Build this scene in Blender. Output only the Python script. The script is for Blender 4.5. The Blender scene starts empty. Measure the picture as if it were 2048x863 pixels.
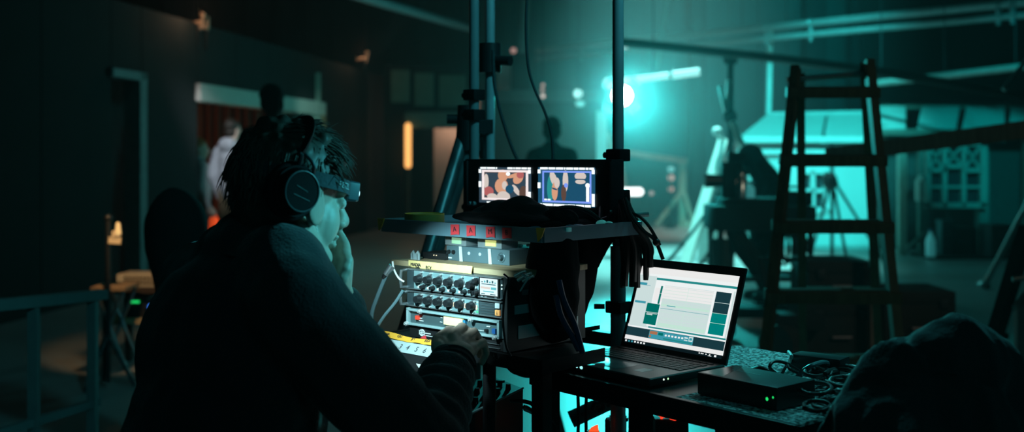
import bpy, bmesh, math, random
from mathutils import Vector, Matrix, Euler, noise
R = math.radians
random.seed(7)
scene = bpy.context.scene
COL = scene.collection
F, HZ, HC = 2200.0, 310.0, 1.3       # focal length in pixels, horizon row, camera height

def P(px, py, Y):
    return Vector(((px - 1024) / F * Y, Y, HC - (py - HZ) / F * Y))

WM = {}
def world_of(o):
    return WM.get(o.name, Matrix()) if o else Matrix()

class MB:
    def __init__(s, M=None):
        s.bm = bmesh.new(); s.M = M.copy() if M else Matrix(); s.mi = 0
    def _fin(s, verts, M=None):
        T = s.M @ M if M is not None else s.M
        bmesh.ops.transform(s.bm, matrix=T, verts=verts)
        fs = set(f for v in verts for f in v.link_faces)
        for f in fs: f.material_index = s.mi
    def box(s, c, size, rot=(0, 0, 0), bev=0, seg=2):
        r = bmesh.ops.create_cube(s.bm, size=1, matrix=Matrix.Diagonal((*size, 1)))
        vs = r['verts']
        if bev:
            es = list(set(e for v in vs for e in v.link_edges))
            g = bmesh.ops.bevel(s.bm, geom=es, offset=bev, segments=seg, affect='EDGES', profile=.7)
            vs = list(set(g['verts']) | set(v for v in vs if v.is_valid))
        rm = rot if isinstance(rot, Matrix) else Euler(rot).to_matrix().to_4x4()
        s._fin(vs, Matrix.Translation(c) @ rm)
    def bx(s, x0, x1, y0, y1, z0, z1, bev=0):
        s.box(((x0+x1)/2, (y0+y1)/2, (z0+z1)/2), (abs(x1-x0), abs(y1-y0), abs(z1-z0)), bev=bev)
    def cyl(s, a, b, r0, r1=None, seg=16, caps=True):
        a, b = Vector(a), Vector(b); d = b - a
        if r1 is None: r1 = r0
        r = bmesh.ops.create_cone(s.bm, cap_ends=caps, segments=seg, radius1=r0, radius2=r1, depth=d.length)
        s._fin(r['verts'], Matrix.Translation((a+b)/2) @ d.to_track_quat('Z', 'Y').to_matrix().to_4x4())
    def ball(s, c, r, rot=None, seg=16):
        if not hasattr(r, '__len__'): r = (r, r, r)
        g = bmesh.ops.create_uvsphere(s.bm, u_segments=seg, v_segments=max(6, seg//2+2), radius=1)
        s._fin(g['verts'], Matrix.Translation(c) @ (rot.to_4x4() if rot else Matrix()) @ Matrix.Diagonal((*r, 1)))
    def cap(s, a, b, r0, r1=None, seg=14):
        if r1 is None: r1 = r0
        s.cyl(a, b, r0, r1, seg); s.ball(a, r0, seg=seg); s.ball(b, r1, seg=seg)
    def limb(s, pts, rs, seg=14):
        for i in range(len(pts)-1): s.cap(pts[i], pts[i+1], rs[i], rs[i+1], seg)
    def tube(s, pts, r, seg=8, flat=None):
        pts = [Vector(p) for p in pts]; n = len(pts)
        rs = r if hasattr(r, '__len__') else [r]*n
        t0 = (pts[1]-pts[0]).normalized()
        up = Vector((0, 0, 1)) if abs(t0.z) < .9 else Vector((1, 0, 0))
        nrm = t0.cross(up).normalized(); rings = []
        for i, p in enumerate(pts):
            t = (pts[min(i+1, n-1)] - pts[max(i-1, 0)])
            t = t.normalized() if t.length > 1e-9 else t0
            nrm = (nrm - t*nrm.dot(t))
            nrm = nrm.normalized() if nrm.length > 1e-9 else t.orthogonal().normalized()
            bn = t.cross(nrm)
            k = flat or 1.0
            rings.append([s.bm.verts.new(s.M @ (p + rs[i]*(math.cos(2*math.pi*j/seg)*nrm + k*math.sin(2*math.pi*j/seg)*bn))) for j in range(seg)])
        for i in range(n-1):
            for j in range(seg):
                f = s.bm.faces.new((rings[i][j], rings[i][(j+1) % seg], rings[i+1][(j+1) % seg], rings[i+1][j])); f.material_index = s.mi
        f = s.bm.faces.new(rings[0][::-1]); f.material_index = s.mi
        f = s.bm.faces.new(rings[-1]); f.material_index = s.mi
    def poly(s, pts):
        f = s.bm.faces.new([s.bm.verts.new(s.M @ Vector(p)) for p in pts]); f.material_index = s.mi; return f
    def prism(s, pts, vec):
        pts = [Vector(p) for p in pts]; vec = Vector(vec); n = len(pts)
        a = [s.bm.verts.new(s.M @ p) for p in pts]; b = [s.bm.verts.new(s.M @ (p+vec)) for p in pts]
        fs = [s.bm.faces.new(a[::-1]), s.bm.faces.new(b)]
        for i in range(n): fs.append(s.bm.faces.new((a[i], a[(i+1) % n], b[(i+1) % n], b[i])))
        for f in fs: f.material_index = s.mi
    def bar(s, a, b, w, h, roll=0):
        a, b = Vector(a), Vector(b); d = b - a
        s.box((a+b)/2, (w, h, d.length), rot=d.to_track_quat('Z', 'Y').to_matrix().to_4x4() @ Matrix.Rotation(roll, 4, 'Z'))
    def ring(s, c, axis, R_, r, seg=28, k=8, a0=0, a1=2*math.pi):
        q = Vector(axis).to_track_quat('Z', 'Y').to_matrix(); c = Vector(c)
        n = seg if abs(a1-a0) < 6.28 else seg
        s.tube([c + q @ Vector((R_*math.cos(a0+(a1-a0)*i/n), R_*math.sin(a0+(a1-a0)*i/n), 0)) for i in range(n+1)], r, k)
    def lathe(s, c, prof, seg=24):
        rings = []
        for r, z in prof:
            rings.append([s.bm.verts.new(s.M @ (Vector(c)+Vector((r*math.cos(2*math.pi*j/seg), r*math.sin(2*math.pi*j/seg), z)))) for j in range(seg)])
        for i in range(len(rings)-1):
            for j in range(seg):
                f = s.bm.faces.new((rings[i][j], rings[i][(j+1) % seg], rings[i+1][(j+1) % seg], rings[i+1][j])); f.material_index = s.mi
        f = s.bm.faces.new(rings[0][::-1]); f.material_index = s.mi
        f = s.bm.faces.new(rings[-1]); f.material_index = s.mi

def catmull(pts, n=8):
    p = [Vector(q) for q in pts]; p = [2*p[0]-p[1]] + p + [2*p[-1]-p[-2]]; out = []
    for i in range(1, len(p)-2):
        for k in range(n):
            t = k/n
            out.append(.5*((2*p[i]) + (p[i+1]-p[i-1])*t + (2*p[i-1]-5*p[i]+4*p[i+1]-p[i+2])*t*t + (3*p[i]-p[i-1]-3*p[i+1]+p[i+2])*t**3))
    out.append(p[-2]); return out

def thing(name, label, cat, loc=(0, 0, 0), rz=0, group=None):
    o = bpy.data.objects.new(name, None); COL.objects.link(o); o.empty_display_size = .1
    o.location = loc; o.rotation_euler = (0, 0, rz)
    o['label'] = label; o['category'] = cat
    if group: o['group'] = group
    WM[o.name] = Matrix.Translation(loc) @ Matrix.Rotation(rz, 4, 'Z')
    return o

def tag(o, label=None, cat=None, group=None, kind=None):
    if label: o['label'] = label
    if cat: o['category'] = cat
    if group: o['group'] = group
    if kind: o['kind'] = kind
    return o

def link_mesh(name, me, mats, parent=None, smooth=40):
    for m in (mats if isinstance(mats, (list, tuple)) else [mats]): me.materials.append(m)
    o = bpy.data.objects.new(name, me); COL.objects.link(o)
    if parent:
        W = world_of(parent); me.transform(W.inverted()); o.parent = parent; WM[o.name] = W.copy()
    else:
        lo = Vector((min(v.co.x for v in me.vertices), min(v.co.y for v in me.vertices), min(v.co.z for v in me.vertices)))
        hi = Vector((max(v.co.x for v in me.vertices), max(v.co.y for v in me.vertices), lo.z))
        c = (lo+hi)/2; me.transform(Matrix.Translation(-c)); o.location = c; WM[o.name] = Matrix.Translation(c)
    if smooth:
        me.shade_smooth()
        if smooth < 180: me.set_sharp_from_angle(angle=R(smooth))
    return o

def obj(name, mb, mats, parent=None, smooth=40):
    bmesh.ops.recalc_face_normals(mb.bm, faces=mb.bm.faces) if smooth != 0 else None
    me = bpy.data.meshes.new(name); mb.bm.to_mesh(me); mb.bm.free()
    return link_mesh(name, me, mats, parent, smooth)

def voxel(mb, vox, smooth=4):
    me = bpy.data.meshes.new('tmp'); mb.bm.to_mesh(me); mb.bm.free()
    o = bpy.data.objects.new('tmp', me); COL.objects.link(o)
    m = o.modifiers.new('r', 'REMESH'); m.mode = 'VOXEL'; m.voxel_size = vox; m.adaptivity = 0
    if smooth:
        m = o.modifiers.new('s', 'SMOOTH'); m.factor = .5; m.iterations = smooth
    dg = bpy.context.evaluated_depsgraph_get(); dg.update()
    out = bpy.data.meshes.new_from_object(o.evaluated_get(dg))
    bpy.data.objects.remove(o); bpy.data.meshes.remove(me)
    return out

def displace(me, fn):
    me.update()
    ns = [v.normal.copy() for v in me.vertices]
    for v, n in zip(me.vertices, ns): v.co += n*fn(v.co, n)
    me.update()

def text_mesh(txt, size, M, mi=0):
    c = bpy.data.curves.new('t', 'FONT'); c.body = txt; c.size = size; c.align_x = 'CENTER'; c.align_y = 'CENTER'; c.extrude = .0002; c.resolution_u = 3
    o = bpy.data.objects.new('t', c); COL.objects.link(o)
    dg = bpy.context.evaluated_depsgraph_get(); dg.update()
    me = bpy.data.meshes.new_from_object(o.evaluated_get(dg)); bpy.data.objects.remove(o)
    me.transform(M); return me

def lettering(name, items, mat, parent):
    bm = bmesh.new()
    for txt, size, M in items:
        me = text_mesh(txt, size, M); bm.from_mesh(me); bpy.data.meshes.remove(me)
    me = bpy.data.meshes.new(name); bm.to_mesh(me); bm.free()
    return link_mesh(name, me, mat, parent, 0)

def copy_tree(o, parent=None):
    c = o.copy(); COL.objects.link(c); c.parent = parent
    for ch in o.children: copy_tree(ch, c)
    return c

# ---------------------------------------------------------------- materials
_mats = {}
def mat(name, col, rough=.6, metal=0, emit=None, es=1.0, var=.25, scale=12, bump=0, trans=0, alpha=1, spec=.5, sheen=0):
    if name in _mats: return _mats[name]
    m = bpy.data.materials.new(name); m.use_nodes = True; nt = m.node_tree; b = nt.nodes['Principled BSDF']
    b.inputs['Roughness'].default_value = rough; b.inputs['Metallic'].default_value = metal
    b.inputs['Specular IOR Level'].default_value = spec
    if sheen: b.inputs['Sheen Weight'].default_value = sheen
    if trans: b.inputs['Transmission Weight'].default_value = trans
    tc = nt.nodes.new('ShaderNodeTexCoord'); nz = nt.nodes.new('ShaderNodeTexNoise'); nz.inputs['Scale'].default_value = scale; nz.inputs['Detail'].default_value = 4
    nt.links.new(tc.outputs['Object'], nz.inputs['Vector'])
    mx = nt.nodes.new('ShaderNodeMix'); mx.data_type = 'RGBA'
    mx.inputs[6].default_value = (*[c*(1-var) for c in col], 1); mx.inputs[7].default_value = (*[min(1, c*(1+var)) for c in col], 1)
    nt.links.new(nz.outputs['Fac'], mx.inputs[0]); nt.links.new(mx.outputs[2], b.inputs['Base Color'])
    if emit:
        b.inputs['Emission Color'].default_value = (*emit, 1); b.inputs['Emission Strength'].default_value = es
    if bump:
        bp = nt.nodes.new('ShaderNodeBump'); bp.inputs['Strength'].default_value = bump; bp.inputs['Distance'].default_value = .01
        nt.links.new(nz.outputs['Fac'], bp.inputs['Height']); nt.links.new(bp.outputs['Normal'], b.inputs['Normal'])
    _mats[name] = m; return m

def wood(name, c0, c1, scale=6, rough=.6, stretch=(1, 1, .08)):
    if name in _mats: return _mats[name]
    m = bpy.data.materials.new(name); m.use_nodes = True; nt = m.node_tree; b = nt.nodes['Principled BSDF']
    b.inputs['Roughness'].default_value = rough
    tc = nt.nodes.new('ShaderNodeTexCoord'); mp = nt.nodes.new('ShaderNodeMapping'); mp.inputs['Scale'].default_value = stretch
    nz = nt.nodes.new('ShaderNodeTexNoise'); nz.inputs['Scale'].default_value = scale*6; nz.inputs['Detail'].default_value = 5
    cr = nt.nodes.new('ShaderNodeValToRGB'); cr.color_ramp.elements[0].color = (*c0, 1); cr.color_ramp.elements[1].color = (*c1, 1)
    cr.color_ramp.elements[0].position = .35; cr.color_ramp.elements[1].position = .65
    nt.links.new(tc.outputs['Object'], mp.inputs[0]); nt.links.new(mp.outputs[0], nz.inputs['Vector'])
    nt.links.new(nz.outputs['Fac'], cr.inputs[0]); nt.links.new(cr.outputs[0], b.inputs['Base Color'])
    _mats[name] = m; return m

def emi(name, col, s=1.0):
    """a display or lamp surface: black gloss base with its own light"""
    return mat(name, tuple(min(.05, c*.05) for c in col), .35, 0, col, s, var=.1)

K = mat('black_paint', (.012, .013, .014), .45)
KM = mat('black_matte', (.01, .011, .012), .8)
KP = mat('black_plastic', (.014, .016, .018), .35)
KC = mat('black_cloth', (.012, .013, .015), .95, scale=60, bump=.2)
KR = mat('black_rubber', (.012, .012, .012), .5)
STEEL = mat('steel', (.45, .47, .48), .3, 1)
ALU = mat('brushed_aluminium', (.3, .33, .34), .4, .8, scale=40)
GREYP = mat('grey_paint', (.16, .18, .19), .5)
DKM = mat('dark_metal', (.05, .055, .06), .4, .7)
WHITE = mat('white_paint', (.75, .76, .74), .6, var=.08)
PAPER = mat('white_paper', (.8, .8, .78), .7, var=.05)
YTAPE = mat('yellow_tape', (.9, .42, .04), .6, var=.15, scale=40)
OTAPE = mat('orange_tape', (.95, .34, .03), .6, var=.12)
RTAPE = mat('red_tape', (.75, .05, .06), .55, var=.2, scale=30)
INK = mat('black_ink', (.02, .02, .03), .6)
WINK = mat('white_ink', (.75, .78, .78), .6, var=.05)
SKIN = mat('skin', (.58, .42, .34), .5, var=.14, scale=45, bump=.08)

def speckle(name, c0, c1, scale, rough=.95, lo=.42, hi=.6):
    if name in _mats: return _mats[name]
    m = mat(name, c0, rough, scale=scale, var=0, bump=.5); nt = m.node_tree
    nz = [n for n in nt.nodes if n.type == 'TEX_NOISE'][0]; b = nt.nodes['Principled BSDF']
    cr = nt.nodes.new('ShaderNodeValToRGB'); cr.color_ramp.elements[0].position = lo; cr.color_ramp.elements[1].position = hi
    cr.color_ramp.elements[0].color = (*c0, 1); cr.color_ramp.elements[1].color = (*c1, 1)
    nt.links.new(nz.outputs['Fac'], cr.inputs[0]); nt.links.new(cr.outputs[0], b.inputs['Base Color']); return m
# ---------------------------------------------------------------- camera, world, view
cd = bpy.data.cameras.new('camera'); cam = bpy.data.objects.new('camera', cd); COL.objects.link(cam)
cam.location = (0, 0, HC); cam.rotation_euler = (R(90), 0, 0)
cd.sensor_width = 36; cd.lens = F/2048*36; cd.shift_y = -(431.5-HZ)/2048; cd.clip_start = .05; cd.clip_end = 200
cd.dof.use_dof = True; cd.dof.focus_distance = 2.15; cd.dof.aperture_fstop = 2.9
scene.camera = cam
scene.view_settings.view_transform = 'Standard'; scene.view_settings.look = 'None'
scene.view_settings.exposure = 0; scene.view_settings.gamma = 1
w = bpy.data.worlds.new('night'); scene.world = w; w.use_nodes = True
bg = w.node_tree.nodes['Background']; bg.inputs[0].default_value = (.0012, .0032, .0034, 1); bg.inputs[1].default_value = 1.0
try:
    scene.cycles.use_denoising = True; scene.cycles.max_bounces = 6; scene.cycles.volume_bounces = 0
    scene.cycles.sample_clamp_indirect = 4; scene.cycles.volume_step_rate = 4; scene.cycles.caustics_reflective = False
except Exception: pass

def lamp(name, typ, loc, target, energy, col, size=.1, spot=60, blend=.5, sy=None):
    l = bpy.data.lights.new(name, typ); l.energy = energy; l.color = col
    if typ == 'SPOT': l.spot_size = R(spot); l.spot_blend = blend; l.shadow_soft_size = size
    elif typ == 'AREA':
        l.size = size
        if sy: l.shape = 'RECTANGLE'; l.size_y = sy
    else: l.shadow_soft_size = size
    o = bpy.data.objects.new(name, l); COL.objects.link(o); o.location = loc
    if target is not None: o.rotation_euler = (Vector(target)-Vector(loc)).to_track_quat('-Z', 'Y').to_euler()
    return o
TEAL = (.0, .84, .86)
TEALW = (.045, .95, .93)

# ---------------------------------------------------------------- shell
CONC = mat('concrete', (.38, .39, .38), .42, scale=1.3, var=.3, bump=.05)
mb = MB(); mb.bx(-16, 16, -6, 30, -.2, 0); tag(obj('floor', mb, CONC), kind='structure')
HALLW = mat('hall_cladding', (.09, .1, .1), .7, scale=.8, var=.6)
mb = MB(); mb.bx(-16, 16, 24, 24.3, 0, 9)
x = -12
while x < 16:                                   # standing ribs of the sheet cladding
    mb.bx(x, x+.14, 23.9, 24.002, 0, 9); x += .62
tag(obj('wall_back', mb, HALLW), kind='structure')
DARKW = mat('dark_cladding', (.025, .028, .028), .8, scale=.8, var=.4)
mb = MB(); mb.bx(16, 16.3, -6, 30, 0, 9); tag(obj('wall_right', mb, DARKW), kind='structure')
mb = MB(); mb.bx(-16.3, -16, -6, 30, 0, 9); tag(obj('wall_left', mb, DARKW), kind='structure')
mb = MB(); mb.bx(-16, 16, -6, 30, 9, 9.2); tag(obj('ceiling', mb, DARKW), kind='structure')
mb = MB(); mb.bx(-16, 16, -6.3, -6, 0, 9); tag(obj('wall_front', mb, DARKW), kind='structure')
# dark portal columns of the hall in front of the cladding
COLM = mat('column_steel', (.03, .033, .035), .7)
for i, (px, wd) in enumerate([(1395, .32), (1628, .42), (1712, .3), (1790, .5)]):
    c = P(px, 300, 23.4); mb = MB(); mb.bx(c.x-wd/2, c.x+wd/2, 23.2, 23.6, 0, 9); mb.bx(c.x-wd/2-.08, c.x+wd/2+.08, 23.1, 23.7, 0, .05)
    tag(obj('trim_%d' % (i+1), mb, COLM), kind='structure')

mb = MB(); mb.bx(P(1722, 0, 22.3).x, 14, 22.3, 22.4, 2.4, 9); tag(obj('trim_7', mb, mat('added_dark_sheet', (.012, .016, .016), .9)), kind='structure')  # dark sheet added to keep the right end of the wall in darkness
# ---------------------------------------------------------------- left scenery wall: canvas flats in a row, with two openings
FLAT = mat('set_flat_canvas', (.014, .016, .016), .9, scale=3, var=.3)
wd = Vector((.139, 1, 0)).normalized()
LW = Matrix.Translation((-5.1, 0, 0)) @ Matrix.Rotation(math.atan2(wd.y, wd.x), 4, 'Z')      # x runs along the wall away from the camera
def lY(px): return 5.1/(.139+(1024-px)/2200) / wd.y
HT = 2.74; DH = 2.02
a0, a1, b0, b1, e1 = lY(222), lY(283), lY(395), lY(642), lY(770)
segs = [(4.5, a0, 0, HT), (a0, a1, DH, HT), (a1, b0, 0, HT), (b0, b1, DH, HT), (b1, e1, 0, HT)]
mb = MB(LW)
for s0, s1, z0, z1 in segs:
    n = max(1, round((s1-s0)/1.22))
    for k in range(n):
        q0, q1 = s0+(s1-s0)*k/n, s0+(s1-s0)*(k+1)/n
        mb.bx(q0+.006, q1-.006, 0, .04, z0, z1)
        mb.bx(q0+.006, q0+.06, .04, .1, z0, z1); mb.bx(q1-.06, q1-.006, .04, .1, z0, z1)
    mb.bx(s0, s1, .005, .035, z0, z1)
tag(obj('wall_left_scenery', mb, FLAT), kind='structure')
JAMB = mat('jamb_paint', (.24, .29, .29), .6)
mb = MB(LW); mb.bx(a0-.2, a1+2.6, .9, .95, 0, 2.4); tag(obj('wall_left_alcove', mb, DARKW), kind='structure')
mb = MB(LW); mb.bx(a1-.12, a1+.02, -.05, .12, 0, DH+.08); mb.bx(a0-.05, a1, -.05, .12, DH, DH+.08)
tag(obj('door_1', mb, JAMB), kind='structure')
LINT = mat('lintel_paint', (.62, .6, .53), .6, var=.1)
mb = MB(LW); mb.bx(b0-.05, b1+.05, -.06, .14, DH-.13, DH+.06); tag(obj('trim_5', mb, LINT), kind='structure')
mb = MB(LW); mb.bx(b1-.16, b1+.04, -.06, .14, 0, DH-.13); tag(obj('trim_6', mb, wood('jamb_wood', (.3, .2, .1), (.42, .3, .16))), kind='structure')
# room behind the wide opening
BROWN = mat('brown_curtain', (.16, .05, .022), .8, var=.3, scale=8)
mb = MB()
N = 40
for i in range(N):
    s0, s1 = -4.75+1.6*i/N, -4.75+1.6*(i+1)/N
    y0, y1 = 15+.05*math.sin(i*1.9), 15+.05*math.sin((i+1)*1.9)
    mb.prism([(s0, y0, 0), (s1, y1, 0), (s1, y1+.02, 0), (s0, y0+.02, 0)], (0, 0, 2.7))
tag(obj('curtain', mb, BROWN), 'pleated brown curtain behind the wide doorway with the lit people', 'curtain')
SIDE = mat('side_panel_green', (.4, .5, .42), .7, var=.15, scale=5)
mb = MB(); mb.bx(-4.2, -2.8, 16.05, 16.1, 0, 2.5); tag(obj('wall_left_inner', mb, SIDE), kind='structure')
pa, pb = P(584, 222, 16), P(622, 275, 16)
t = thing('framed_picture', 'small framed picture on the pale green wall inside the doorway', 'picture', (pa.x, 16.0, pb.z))
mb = MB()
for q in ((pa.x, pb.x, pb.z, pb.z+.03), (pa.x, pb.x, pa.z-.03, pa.z), (pa.x, pa.x+.03, pb.z, pa.z), (pb.x-.03, pb.x, pb.z, pa.z)): mb.bx(q[0], q[1], 16.0, 16.045, q[2], q[3])
obj('frame', mb, GREYP, t)
mb = MB(); mb.bx(pa.x+.02, pb.x-.02, 16.02, 16.045, pb.z+.02, pa.z-.02); obj('print', mb, mat('picture_print', (.2, .3, .28), .5, var=.7, scale=14), t)
CEIL = mat('room_lid', (.03, .025, .02), .9)

# ---------------------------------------------------------------- back set with the warm tube: three green panels, header, pale inner wall
GRN = mat('green_panel', (.10, .2, .155), .7, var=.2)
t = thing('scenery_flat', 'dark set wall with three green panels over a doorway left of the poles', 'set wall', P(860, 480, 19))
for x0, x1, y0, y1 in ((782, 820, 140, 205), (829, 868, 146, 212), (878, 932, 150, 214)):
    a, b = P(x0, y0, 18.9), P(x1, y1, 18.9); mb = MB(); mb.box(((a.x+b.x)/2, 18.9, (a.z+b.z)/2), (b.x-a.x, .08, a.z-b.z), bev=.02); obj('panel', mb, GRN, t)
a, b = P(770, 130, 19), P(945, 225, 19); mb = MB(); mb.box(((a.x+b.x)/2, 19.0, (a.z+b.z)/2), (b.x-a.x, .1, a.z-b.z))
c = P(806, 300, 19); mb.bx(a.x, c.x, 18.95, 19.05, 0, b.z+.01); obj('wall_panel', mb, FLAT, t)
a, b = P(812, 224, 18.85), P(945, 256, 18.85); mb = MB(); mb.box(((a.x+b.x)/2, 18.85, (a.z+b.z)/2), (b.x-a.x, .25, a.z-b.z), bev=.02); obj('header', mb, mat('header_green', (.13, .22, .19), .7), t)
mb = MB(); c = P(868, 300, 20.2); d = P(960, 300, 20.2); mb.bx(c.x, d.x, 20.2, 20.3, 0, 2.4); tag(obj('wall_back_inner', mb, mat('pink_plaster', (.62, .5, .44), .8, var=.1)), kind='structure')
t = thing('tube_lamp', 'warm glowing vertical tube lamp at the edge of the far doorway', 'lamp', P(816, 480, 18.7))
a, b = P(816, 252, 18.7), P(816, 330, 18.7)
mb = MB(); mb.cyl(a, b, .055, seg=12); mb.ball(a, .055); mb.ball(b, .055); obj('tube', mb, emi('warm_tube', (1.0, .46, .13), 1.5), t)
mb = MB(); mb.cyl((a.x, a.y, 0), b-Vector((0, 0, .05)), .03); mb.cyl((a.x, a.y, 0), (a.x, a.y, .04), .2); obj('stand', mb, mat('brown_stand', (.2, .08, .04), .5), t)

# ---------------------------------------------------------------- dark backdrop in the middle with a lit beam and small lamps
t = thing('backdrop_frame', 'tall dark backdrop panel with a pale top rail behind the monitors', 'set wall', P(1090, 480, 19))
a, b = P(985, 182, 19.5), P(1200, 330, 19.5); mb = MB(); mb.bx(a.x, b.x, 19.5, 19.6, 0, a.z); obj('cloth_panel', mb, mat('backdrop_cloth', (.05, .06, .06), .9), t)
a, b = P(985, 180, 19.4), P(1205, 203, 19.4); mb = MB(); mb.bx(a.x, b.x, 19.35, 19.45, b.z, a.z); obj('top_rail', mb, mat('rail_paint', (.14, .17, .17), .6), t)
t = thing('hanging_duct', 'dark hanging box with bright teal side panel beside the second pole', 'duct', P(1020, 150, 20))
a, b = P(995, 122, 20), P(1021, 178, 20); mb = MB(); mb.bx(a.x, b.x, 19.9, 20.1, b.z, a.z); obj('side_panel', mb, mat('duct_pale', (.4, .5, .5), .6), t)
a, b = P(1021, 105, 20), P(1062, 182, 20); mb = MB(); mb.bx(a.x, b.x, 19.7, 20.3, b.z, a.z, bev=.03); mb.cyl((a.x+.2, 20, a.z), (a.x+.2, 20, 9), .03); obj('casing', mb, DKM, t)
# ---------------------------------------------------------------- pipes and beams overhead
def pipe(name, a, b, r, m, label, cat, hooks=(), n2=None):
    t = thing(name, label, cat, (Vector(a)+Vector(b))/2)
    mb = MB(); mb.cyl(a, b, r); 
    if n2: mb.cyl(Vector(a)+Vector(n2), Vector(b)+Vector(n2), r*.8)
    obj('tube', mb, m, t)
    for k in hooks:
        p = Vector(a).lerp(Vector(b), k); mb = MB(); mb.ring(p, Vector(b)-Vector(a), r+.012, .012, 16, 6); mb.cyl(p-Vector((0, 0, r)), p-Vector((0, 0, r+.2)), .035, .03)
        obj('hook_clamp', mb, ALU, t)
    for k in (.08, .5, .92):
        up = MB(); p = Vector(a).lerp(Vector(b), k); up.cyl(p, (p.x, p.y, 9.06), .008, seg=6); obj('suspension_wire', up, DKM, t)
    return t
PIPE = mat('pipe_paint', (.24, .27, .27), .45, .2)
pipe('lighting_truss', P(1075, 100, 19.5), P(2075, 2, 13.5), .055, PIPE, 'long double lighting truss with hanging clamps across the top right', 'truss', (.12, .55, .635, .945, .965), (0, 0, -.16))
pipe('scaffold_tube', P(690, -16, 12.5), P(938, 56, 17), .06, PIPE, 'pale scaffold tube slanting down from the top towards the left pole', 'pipe')
pipe('drape_rail', P(1740, 168, 15), P(2060, 132, 13), .045, mat('rail_warm', (.3, .27, .25), .5), 'thin grey rail across the dark wall right of the ladder top', 'pipe')
mb = MB(); mb.tube(catmull([P(1235, 84, 11.7), P(1330, 93, 11.7), P(1560, 118, 11.8), P(1800, 150, 11.9), P(2055, 195, 12)], 8), .05, 8); tag(obj('hanging_cable', mb, KR), 'thick black cable slung from the bright lamp towards the ladder and right edge', 'cable')
t = thing('fluorescent_batten', 'glowing white fluorescent batten sloping above the bright star lamp', 'lamp', P(1300, 155, 14))
a, b = P(1216, 166, 14), P(1400, 143, 14)
mb = MB(); mb.cyl(a.lerp(b, .05), a.lerp(b, .66), .042, seg=12); mb.cyl(a.lerp(b, .7), a.lerp(b, .99), .05, seg=12); mb.ball(a.lerp(b, 0), .07); obj('tube', mb, emi('batten_glow', (.42, 1.0, .95), .9), t)
mb = MB(); mb.bar(a+Vector((0, .07, .05)), b+Vector((0, .07, .05)), .1, .06); obj('housing', mb, GREYP, t)
mb = MB(); p = a.lerp(b, .5); mb.cyl(p+Vector((0, .07, .05)), (p.x, p.y+.07, 9.06), .012, seg=6); obj('hanger', mb, DKM, t)

# ---------------------------------------------------------------- the star lamp
LP = P(1244, 191, 14)
t = thing('film_lamp', 'blazing teal film lamp on a tall stand, the brightest light', 'lamp', (LP.x, LP.y, 0))
dirv = (Vector((-.1, 1.8, .6))-LP).normalized()
mb = MB(); mb.cyl(LP+dirv*-.02, LP+dirv*-.3, .15, .12, 20); mb.ring(LP, dirv, .15, .02, 24); obj('lamp_head', mb, KM, t)
mb = MB(); mb.cyl(LP+dirv*.0, LP+dirv*.012, .125, seg=24); obj('lens', mb, emi('star_lens', (.85, 1.0, 1.0), 30), t)
mb = MB(); mb.cyl((LP.x, LP.y+.15, 0.1), LP+Vector((0, .15, -.1)), .02)
for k in range(3):
    an = R(40+120*k); mb.cyl((LP.x, LP.y+.15, .75), (LP.x+.6*math.cos(an), LP.y+.15+.6*math.sin(an), .01), .014)
obj('stand', mb, DKM, t)
for k in range(4):
    mb = MB(); an = R(45+90*k); q = dirv.to_track_quat('Z', 'Y').to_matrix(); c = LP + q @ Vector((.24*math.cos(an), .24*math.sin(an), .08)); mb.box(c, (.16, .004, .18), rot=q.to_4x4() @ Matrix.Rotation(an+R(90), 4, 'Z') @ Matrix.Rotation(R(25), 4, 'X')); obj('barn_door', mb, KM, t)
lamp('film_lamp_light', 'POINT', LP+dirv*.1, None, 80, TEAL, .12)
lamp('film_lamp_beam', 'SPOT', LP+dirv*.12, (1.7, 2.0, .4), 1500, TEALW, .12, 48, 1.0)
# unseen teal lights added to brighten floor, house, window, hall and left side
lamp('floor_wash', 'SPOT', (2.2, 14.4, 8.6), (1.9, 13.6, 0), 11000, (.24, .95, .9), .3, 36, .9)
lamp('house_wash', 'SPOT', (3.3, 9.5, 5.8), (4.3, 16.2, 1.35), 4600, TEALW, .25, 26, .6)
lamp('window_wash', 'SPOT', (5.2, 8.0, 5.5), (6.25, 14.5, 1.6), 1300, TEAL, .2, 17, .6)
lamp('hall_wash', 'SPOT', (4.2, 13.5, 7.5), (4.4, 24, 3.6), 1500, TEAL, .6, 46, 1.0)
lamp('left_fill', 'AREA', (-.5, 9, 6.0), (-3.6, 13, 2), 5, (.12, .85, .85), 2.0)
# warm light in the room behind the left wall
wl = Vector((-4.2, 13.6, 2.3)); lamp('room_warm', 'POINT', wl, None, 3.2, (1.0, .42, .12), .15)
wl = Vector((-4.7, 13.8, .6)); lamp('room_low', 'POINT', wl, None, 8, (1.0, .35, .08), .15)
lamp('hoodie_fill', 'SPOT', (-2.9, 8.5, 3.6), (-3.25, 12.6, 1.3), 600, (.85, .93, 1.0), .15, 13, .7)  # unseen cool spot on the hall side, added to brighten the hoodie
lamp('panel_key', 'SPOT', (-1.2, 12.5, 2.9), (-3.0, 16, 1.7), 130, (.5, .95, .85), .1, 16, .6)  # unseen spot added to lift the pale green panel
lamp('inner_warm', 'POINT', P(905, 250, 19.8), None, 7, (1.0, .62, .42), .2)

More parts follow.
